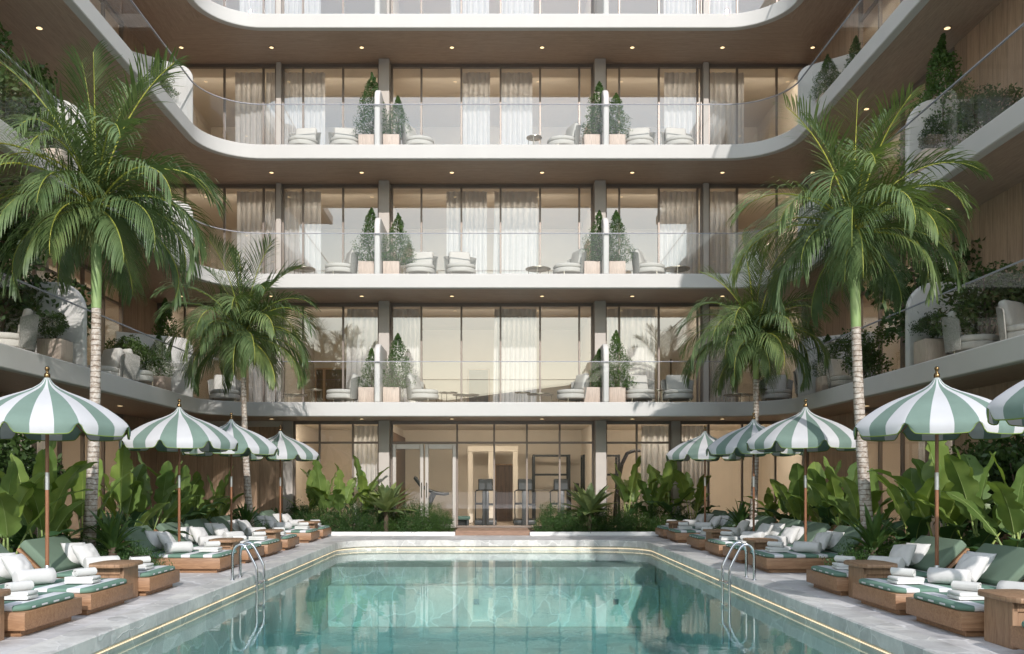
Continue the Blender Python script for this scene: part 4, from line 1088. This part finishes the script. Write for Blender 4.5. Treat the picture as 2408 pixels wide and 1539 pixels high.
# boxwood masses in the rear beds
for j, (pxs, sd) in enumerate((((745, 790, 835, 880, 925, 965, 1005, 1035, 700), 'left'), ((1290, 1330, 1372, 1415, 1462, 1505, 1550, 1600), 'right'))):
    for i, px in enumerate(sorted(pxs)):
        clump('boxwood_shrub', BUSH[(i + j) % 3], X_at(px, 22.95), 22.95 + .10 * (i % 2), .06, (1.05, 1.0, .9)[(i * 7 + j) % 3], 600 + i + 20 * j, f'low dense boxwood shrub in the rear bed {sd} of the doors, {ordn(i)} from the left', 'shrub', 'boxwood shrubs in the rear beds', 1, 1)
# bushes in the bays between daybed groups, with strap-leaved plants above them
for s in (-1, 1):
    for i, (x, y, sc, me) in enumerate(((4.93, 12.2, (.85, .8, 1.75), 0), (5.45, 12.75, (1, .9, 1.8), 1), (5.05, 19.2, (.8, .8, 1.6), 0), (5.6, 19.35, .9, 1), (5.5, 12.05, (.9, .6, 1.9), 1))):
        clump('fine_shrub', FINE[me], s * x, y, .02, sc, 700 + i, f'fine-leaved bush between daybeds on the {SIDE[s]}, ' + ('nearest the pool deck', 'behind the front one at the near palm', 'low beside the far palm', 'behind the far palm', 'at the back of the near palm')[i], 'shrub', 'fine-leaved bushes between the daybeds', 1, .9)
    rosette('dracaena', STR, s * 5.22, 12.2, .36, 1.0, 34, 70 + s, f'strap-leaved dark green rosette plant at the near palm on the {SIDE[s]}', 'rosette plant', 'strap-leaved plants at the palms')
    rosette('dracaena', STR, s * 5.30, 19.05, .32, 1.0, 30, 75 + s, f'strap-leaved rosette plant at the far palm on the {SIDE[s]}', 'rosette plant', 'strap-leaved plants at the palms')
    for i, (x, y) in enumerate(((6.2, 9.6), (6.15, 10.7), (6.25, 11.6), (6.1, 12.9), (6.2, 13.9), (6.1, 14.9), (6.2, 15.9), (6.1, 16.9), (6.2, 17.9), (6.1, 18.8), (6.15, 20.0), (6.1, 21.2))):
        clump('leafy_shrub', DARK[i % 3], s * x, y, .02, 1.0 + .15 * (i % 3), 760 + i, f'dark leafy undershrub, {ordn(i)} from the front under the {SIDE[s]} banana plants', 'shrub', 'dark undershrubs in the side beds', 1, 1.2)
    clump('leafy_shrub', DARK[0], s * 5.55, 22.9, .06, 1.2, 790, f'dark leafy shrub in the far {SIDE[s]} corner of the rear bed', 'shrub', 'dark shrubs in the rear corners', 1, 1.2)
    for i, (x, y, sc) in enumerate(((7.6, 12.6, 2.15), (7.7, 14.2, 2.0))):
        clump('small_tree', TREE[i], s * x, y, .02, sc, 800 + i, f'dark small-leaved tree under the {SIDE[s]} balcony, ' + ('nearer' if i == 0 else 'farther'), 'tree', 'small trees under the side balconies', 0, sc * .8)

# ================================================================== BALCONIES: planters, trees, chairs, tables
m = MB(); m.box(-.205, .205, -.21, .21, .03, .415, 'planter', .008, 2); PL_B = m.mesh('box', 30)
m = MB(); m.box(-.19, .19, -.195, .195, 0, .029, 'gym_grey'); PL_F = m.mesh('foot', 0)
m = MB(); m.box(-.185, .185, -.19, .19, .4155, .425, 'soil', .004); PL_S = m.mesh('soil', 30)
def planter(x, y, z, label, group, sx=1.0):
    t = thing('planter', label, 'planter', (x, y, z), 0, group)
    for nm, me in (('box', PL_B), ('foot', PL_F), ('soil', PL_S)): put(nm, me, t, (0, 0, 0), None, (sx, 1, 1))
YBALC = 22.62
for k in range(1, 4):
    for g, (pl, pr, tl, tr, hl, hr) in enumerate(((-3.20, -2.58, -3.10, -2.43, (1.43, 1.82, 2.06)[k - 1], (1.80, 1.68, 1.47)[k - 1]), (2.50, 3.13, 2.70, 3.13, (1.41, 1.75, 1.83)[k - 1], (1.87, 1.75, 1.55)[k - 1]))):
        nm = 'left' if g == 0 else 'right'
        for j, (px_, tx, h) in enumerate(((pl, tl, hl), (pr, tr, hr))):
            sd = ('left', 'right')[j]
            planter(px_, YBALC, FZ[k], f'pale wooden planter, {sd} of the {nm}most rear privacy screen, {FLN[k]}', 'planters on the rear balconies')
            t = thing('conifer', f'small conical tree, {sd} of the {nm}most rear privacy screen, {FLN[k]}', 'tree', (tx, YBALC + .03, FZ[k] + .40), k * 1.3 + j, 'small trees on the rear balconies')
            sc = (h - .40) / 1.35; put('foliage', CONE[(k + j + g) % 3], t, (0, 0, .0), None, (min(1.15, sc * 1.1), min(1.15, sc * 1.1), sc)); put('stem', TW[0], t, (0, 0, 0), None, .6)
for s in (-1, 1):
    for k in (1, 2, 3):
        planter(s * 7.42, 15.05, FZ[k], f'wooden planter in front of the rounded screen, {SIDE[s]} wing, {FLN[k]}', 'planters on the side balconies')
        t = thing('potted_shrub', f'small leafy shrub in the planter by the rounded screen, {SIDE[s]} wing, {FLN[k]}', 'shrub', (s * 7.42, 15.05, FZ[k] + .41), k, 'shrubs in the side planters'); put('foliage', TREE[k % 3], t, (0, 0, -.12), None, .62); put('stem', TW[1], t, (0, 0, 0), None, .7)
        planter(s * 7.62, 20.25, FZ[k], f'wooden planter by the corner screen, {SIDE[s]} wing, {FLN[k]}', 'planters on the side balconies')
        t = thing('conifer', f'dark bushy tree by the corner screen, {SIDE[s]} wing, {FLN[k]}', 'tree', (s * 7.62, 20.25, FZ[k] + .40), k * 2, 'trees on the side balconies'); put('foliage', CONE[k % 3], t, (0, 0, 0), None, (.95, .95, .72)); put('stem', TW[0], t, (0, 0, 0), None, .5)
for i, (x, y, k, sc, kind, lb) in enumerate(((-7.95, 21.55, 1, 1.72, 'c', 'tall dark conical tree behind the corner screen, left wing, first floor'),
    (-8.0, 16.2, 1, 2.0, 't', 'large dark leafy tree behind the rounded screen, left wing, first floor'), (-8.15, 14.5, 1, 2.7, 't', 'large dark leafy tree at the picture edge, left wing, first floor'),
    (8.0, 16.3, 1, 2.55, 't', 'large dark leafy tree behind the rounded screen, right wing, first floor'), (7.9, 14.2, 1, 1.7, 't', 'dark leafy tree behind the armchairs, right wing, first floor'),
    (-7.9, 14.4, 2, 2.0, 't', 'leafy tree near the picture edge, left wing, second floor'), (7.95, 15.7, 2, 1.92, 'c', 'tall dark conical tree, right wing, second floor'),
    (7.85, 14.1, 2, 1.25, 't', 'small leafy tree near the picture edge, right wing, second floor'), (8.0, 19.6, 3, 1.0, 'c', 'conical shrub behind the glass, right wing, third floor'),
    (7.7, 18.6, 1, 1.35, 't', 'loose leafy tree behind the glass, right wing, first floor'), (-7.8, 19.0, 1, 1.3, 't', 'loose leafy tree behind the glass, left wing, first floor'))):
    t = thing('balcony_tree', lb, 'tree', (x, y, FZ[k]), i * 1.1, 'trees on the side balconies')
    if kind == 'c': put('foliage', CONE[i % 3], t, (0, 0, .12), None, (sc * .95, sc * .95, sc))
    else: put('foliage', TREE[i % 3], t, (0, 0, -.1 * sc), None, sc)
    put('stem', TW[0], t, (0, 0, 0), None, sc * .85)
# armchair: round two-layer seat, loose back cushion, curved rope back, thin legs
def disc_slab(m, r, z0, z1, mat, bev, ry=None, cy=0):
    ry = ry or r; P = [(r * cos(a) , cy + ry * sin(a)) for a in [2 * PI * i / 32 for i in range(32)]]; m.prism(P, z0, z1, mat, bev, 3)
m = MB(); disc_slab(m, .37, .13, .25, 'uphol', .03, .38); disc_slab(m, .365, .252, .355, 'uphol', .04, .375); AC_S = m.mesh('seat', 50)
def back_shell(r, z0, z1, half, mat, t, tilt=.06, n=18, top=None):
    m = MB(); V = []; F = []
    for rr in (r, r - t):
        for j in range(5):
            z = z0 + (z1 - z0) * j / 4
            for i in range(n + 1):
                a = PI / 2 - half + 2 * half * i / n; e = abs(i / n * 2 - 1); q = rr + tilt * j / 4; zz = z if j < 4 else z - .10 * e ** 2.5; V.append((q * cos(a), q * sin(a) , zz))
    N = n + 1; o2 = 5 * N
    for j in range(4):
        for i in range(n): F += [(j * N + i, j * N + i + 1, (j + 1) * N + i + 1, (j + 1) * N + i), (o2 + j * N + i, o2 + (j + 1) * N + i, o2 + (j + 1) * N + i + 1, o2 + j * N + i + 1)]
    for i in range(n): F += [(4 * N + i, 4 * N + i + 1, o2 + 4 * N + i + 1, o2 + 4 * N + i), (i, o2 + i, o2 + i + 1, i + 1)]
    for j in range(4): F += [(j * N, (j + 1) * N, o2 + (j + 1) * N, o2 + j * N), (j * N + n, o2 + j * N + n, o2 + (j + 1) * N + n, (j + 1) * N + n)]
    m.add(V, F, mat); return m
AC_R = back_shell(.405, .12, .70, 1.15, 'rope', .02).mesh('rope_back', 40)
m = MB(); m.obox((0, .26, .56), (1, 0, 0), (0, cos(R(14)), -sin(R(14))), (0, sin(R(14)), cos(R(14))), .27, .07, .215, 'uphol', .055, 3); AC_C = m.mesh('back_cushion', 60)
AC_L = []
for x, y in ((-.26, -.24), (.26, -.24), (-.26, .26), (.26, .26)):
    m = MB(); m.tube([(x, y, 0), (x, y, .135)], .011, 'champ', 8); AC_L.append(m.mesh('leg', 40))
def armchair(x, y, z, rz, label, group='cream armchairs on the balconies', sc=1.0):
    t = thing('armchair', label, 'armchair', (x, y, z), R(rz), group); t.scale = (sc,) * 3
    for nm, me in (('seat', AC_S), ('rope_back', AC_R), ('back_cushion', AC_C)): put(nm, me, t)
    for me in AC_L: put('leg', me, t)
def bx(px, d=22.78): return X_at(px, d)
for k, L in {1: ((528, 14), (803, -72), (996, 70), (1345, -68), (1505, 6), (1595, -4), (1826, -14)), 2: ((800, -66), (988, -8), (1084, 10), (1336, -68), (1528, 66), (1762, -10)), 3: ((712, -6), (811, 10), (986, 66), (1322, -68), (1503, -8), (1597, 8))}.items():
    for i, (px, rz) in enumerate(L):
        armchair(bx(px, 22.68), 22.68, FZ[k], rz, f'cream armchair, {ordn(i)} from the left on the rear {FLN[k]} balcony', sc=1.02)
for s, L in ((-1, ((-7.75, 14.15, -60), (-8.0, 18.1, -30), (-7.55, 18.7, 150))), (1, ((7.75, 14.35, 60), (8.05, 13.3, 30), (7.85, 19.7, 30), (7.6, 21.1, 20)))):
    for i, (x, y, rz) in enumerate(L): armchair(x, y, FZ[1], rz, f'cream armchair, {ordn(i)} from the front on the {SIDE[s]} wing first floor', 'cream armchairs in the side wings', 1.0)
for s in (-1, 1): armchair(s * 7.7, 18.7, FZ[2], 40 * s, f'cream armchair behind the {SIDE[s]} wing second floor glass', 'cream armchairs in the side wings')
def round_table(x, y, z, r, h, label):
    t = thing('coffee_table', label, 'table', (x, y, z), 0, 'round metal tables on the balconies')
    m = MB(); m.lathe([(.001, h - .022), (r - .01, h - .022), (r, h - .016), (r, h), (r - .012, h), (r - .016, h - .008), (.001, h - .008)], 'champ', 32); m.build('table_top', t, 40)
    for i in range(3):
        a = 2 * PI * i / 3 + .4; m = MB(); m.tube([((r - .025) * cos(a), (r - .025) * sin(a), 0), ((r - .025) * cos(a), (r - .025) * sin(a), h - .022)], .008, 'champ', 6); m.build('leg', t, 40)
for i, (px, r, h) in enumerate(((694, .33, .235), (741, .19, .37), (1054, .24, .30), (1096, .34, .235), (1229, .20, .30), (1270, .34, .25), (1548, .14, .36), (1735, .37, .235), (1788, .18, .38))):
    round_table(X_at(px, 22.6), 22.6 - .06 * (i % 2), FZ[1], r, h, f'{"large low" if r > .3 else "small"} round metal table, {ordn(i)} from the left on the rear first floor balcony')
for k, L in {2: ((712, .33, .25), (1265, .32, .25), (1590, .34, .25)), 3: ((1256, .2, .38),)}.items():
    for i, (px, r, h) in enumerate(L): round_table(X_at(px, 22.6), 22.55, FZ[k], r, h, f'round metal table, {ordn(i)} from the left on the rear {FLN[k]} balcony' if k == 2 else 'small round metal table on the rear third floor balcony')

# ================================================================== GYM behind the doors
def trainer(px, d, label):
    t = thing('treadmill', label, 'exercise machine', (X_at(px, d), d, .135), 0, 'treadmills facing the glass')
    m = MB(); m.box(-.32, .32, 0, 1.3, .0, .14, 'gym_grey', .03, 2); m.box(-.24, .24, .05, 1.28, .141, .15, 'gym_black'); m.build('deck', t)
    m = MB(); m.box(-.095, .095, -.10, -.01, .0, .98, 'gym_grey', .02, 2); m.build('column', t)
    m = MB(); m.box(-.21, .21, -.08, .02, .98, 1.32, 'gym_black', .03, 3); m.box(-.185, .185, -.088, -.081, 1.01, 1.29, 'gym_grey', .003); m.build('console', t)
    for sx in (-1, 1):
        m = MB(); m.tube([(sx * .20, -.02, 1.0), (sx * .27, .0, .98), (sx * .29, .2, .95), (sx * .29, .55, .93)], .018, 'gym_black', 8); m.tube([(sx * .29, .12, .95), (sx * .29, .1, .14)], .016, 'gym_black', 8); m.build('handrail', t)
    m = MB(); m.box(-.30, -.08, .0, .10, .58, .64, 'gym_black', .01); m.box(.08, .30, .0, .10, .56, .62, 'gym_black', .01); m.build('pedal', t)
for i, px in enumerate((1142, 1235, 1319)): trainer(px, 25.3, f'black and grey treadmill behind the gym glass, {ordn(i)} from the left')
def rack(px, d, label, w=1.08):
    t = thing('power_rack', label, 'exercise machine', (X_at(px, d), d, .135), 0, 'black squat racks in the gym'); h = 2.07
    for sx in (-1, 1):
        for y in (0, .6):
            m = MB(); m.box(sx * w / 2 - .035, sx * w / 2 + .035, y - .035, y + .035, 0, h, 'gym_black', .004); m.build('upright', t)
    for z in (h - .07, 1.42):
        m = MB(); m.box(-w / 2 + .036, w / 2 - .036, -.03, .03, z, z + .065, 'gym_black', .004); m.build('crossbar', t)
    m = MB()
    for sx in (-1, 1): m.box(sx * w / 2 - .03, sx * w / 2 + .03, .036, .564, h - .07, h - .01, 'gym_black'); m.box(sx * w / 2 - .03, sx * w / 2 + .03, .036, .564, .02, .08, 'gym_black')
    m.build('side_bar', t)
    m = MB(); m.tube([(-w / 2 - .35, -.08, .98), (w / 2 + .35, -.08, .98)], .014, 'steel', 8); m.build('barbell', t)
    for sx in (-1, 1): m = MB(); m.tube([(sx * (w / 2 + .16), -.08, .98), (sx * (w / 2 + .22), -.08, .98)], .21, 'gym_black', 24); m.build('weight_plate', t)
rack(1297, 27.2, 'black squat rack with barbell behind the middle gym panes'); rack(1414, 27.2, 'black squat rack with barbell near the right gym column')
t = thing('cable_machine', 'tall black curved frame machine behind the panes right of the gym column', 'exercise machine', (X_at(1478, 25.2), 25.2, .135), R(-12))
for y in (0, .45):
    m = MB(); m.tube([(-.42, y, 0), (-.36, y, .9), (-.20, y, 1.75), (-.05, y, 2.05), (.14, y, 2.12), (.32, y, 2.12)], .038, 'gym_black', 10); m.build('frame', t)
m = MB()
for z, x in ((1.75, -.2), (.9, -.36), (.05, -.42)): m.tube([(x, 0, z), (x, .45, z)], .028, 'gym_black', 8)
m.build('crossbar', t); m = MB(); m.box(-.6, .5, -.05, .5, 0, .05, 'gym_black', .01); m.build('base', t)
t = thing('curved_treadmill', 'black treadmill with a long curved handlebar behind the open door glass', 'exercise machine', (X_at(1010, 25.4), 25.4, .135), 0)
m = MB(); m.tube([(-.44, 0, 1.36), (-.40, 0, 1.34), (-.26, 0, 1.14), (-.05, 0, 1.00), (.2, 0, .91), (.42, 0, .88), (.56, 0, .90)], [.045, .06, .05, .05, .055, .045, .035], 'gym_black', 10); m.build('handlebar', t, 60)
m = MB(); m.tube([(.12, 0, .93), (-.10, 0, .45), (-.25, 0, .10)], [.07, .06, .06], 'gym_black', 8); m.tube([(.12, .5, .93), (-.10, .5, .45), (-.25, .5, .10)], [.07, .06, .06], 'gym_black', 8); m.build('upright', t, 60)
m = MB(); m.box(-.4, 1.1, -.1, .6, 0, .16, 'gym_grey', .04, 2); m.build('deck', t)
t = thing('bench', 'low green padded bench on the gym floor beside the door', 'bench', (X_at(1085, 25.2), 25.2, .135), 0)
m = MB(); m.box(-.25, .25, -.15, .15, .16, .26, 'gym_mat', .03, 2); m.build('seat', t)
for sx in (-1, 1): m = MB(); m.box(sx * .18 - .03, sx * .18 + .03, -.12, .12, 0, .159, 'gym_grey', .01); m.build('leg', t)
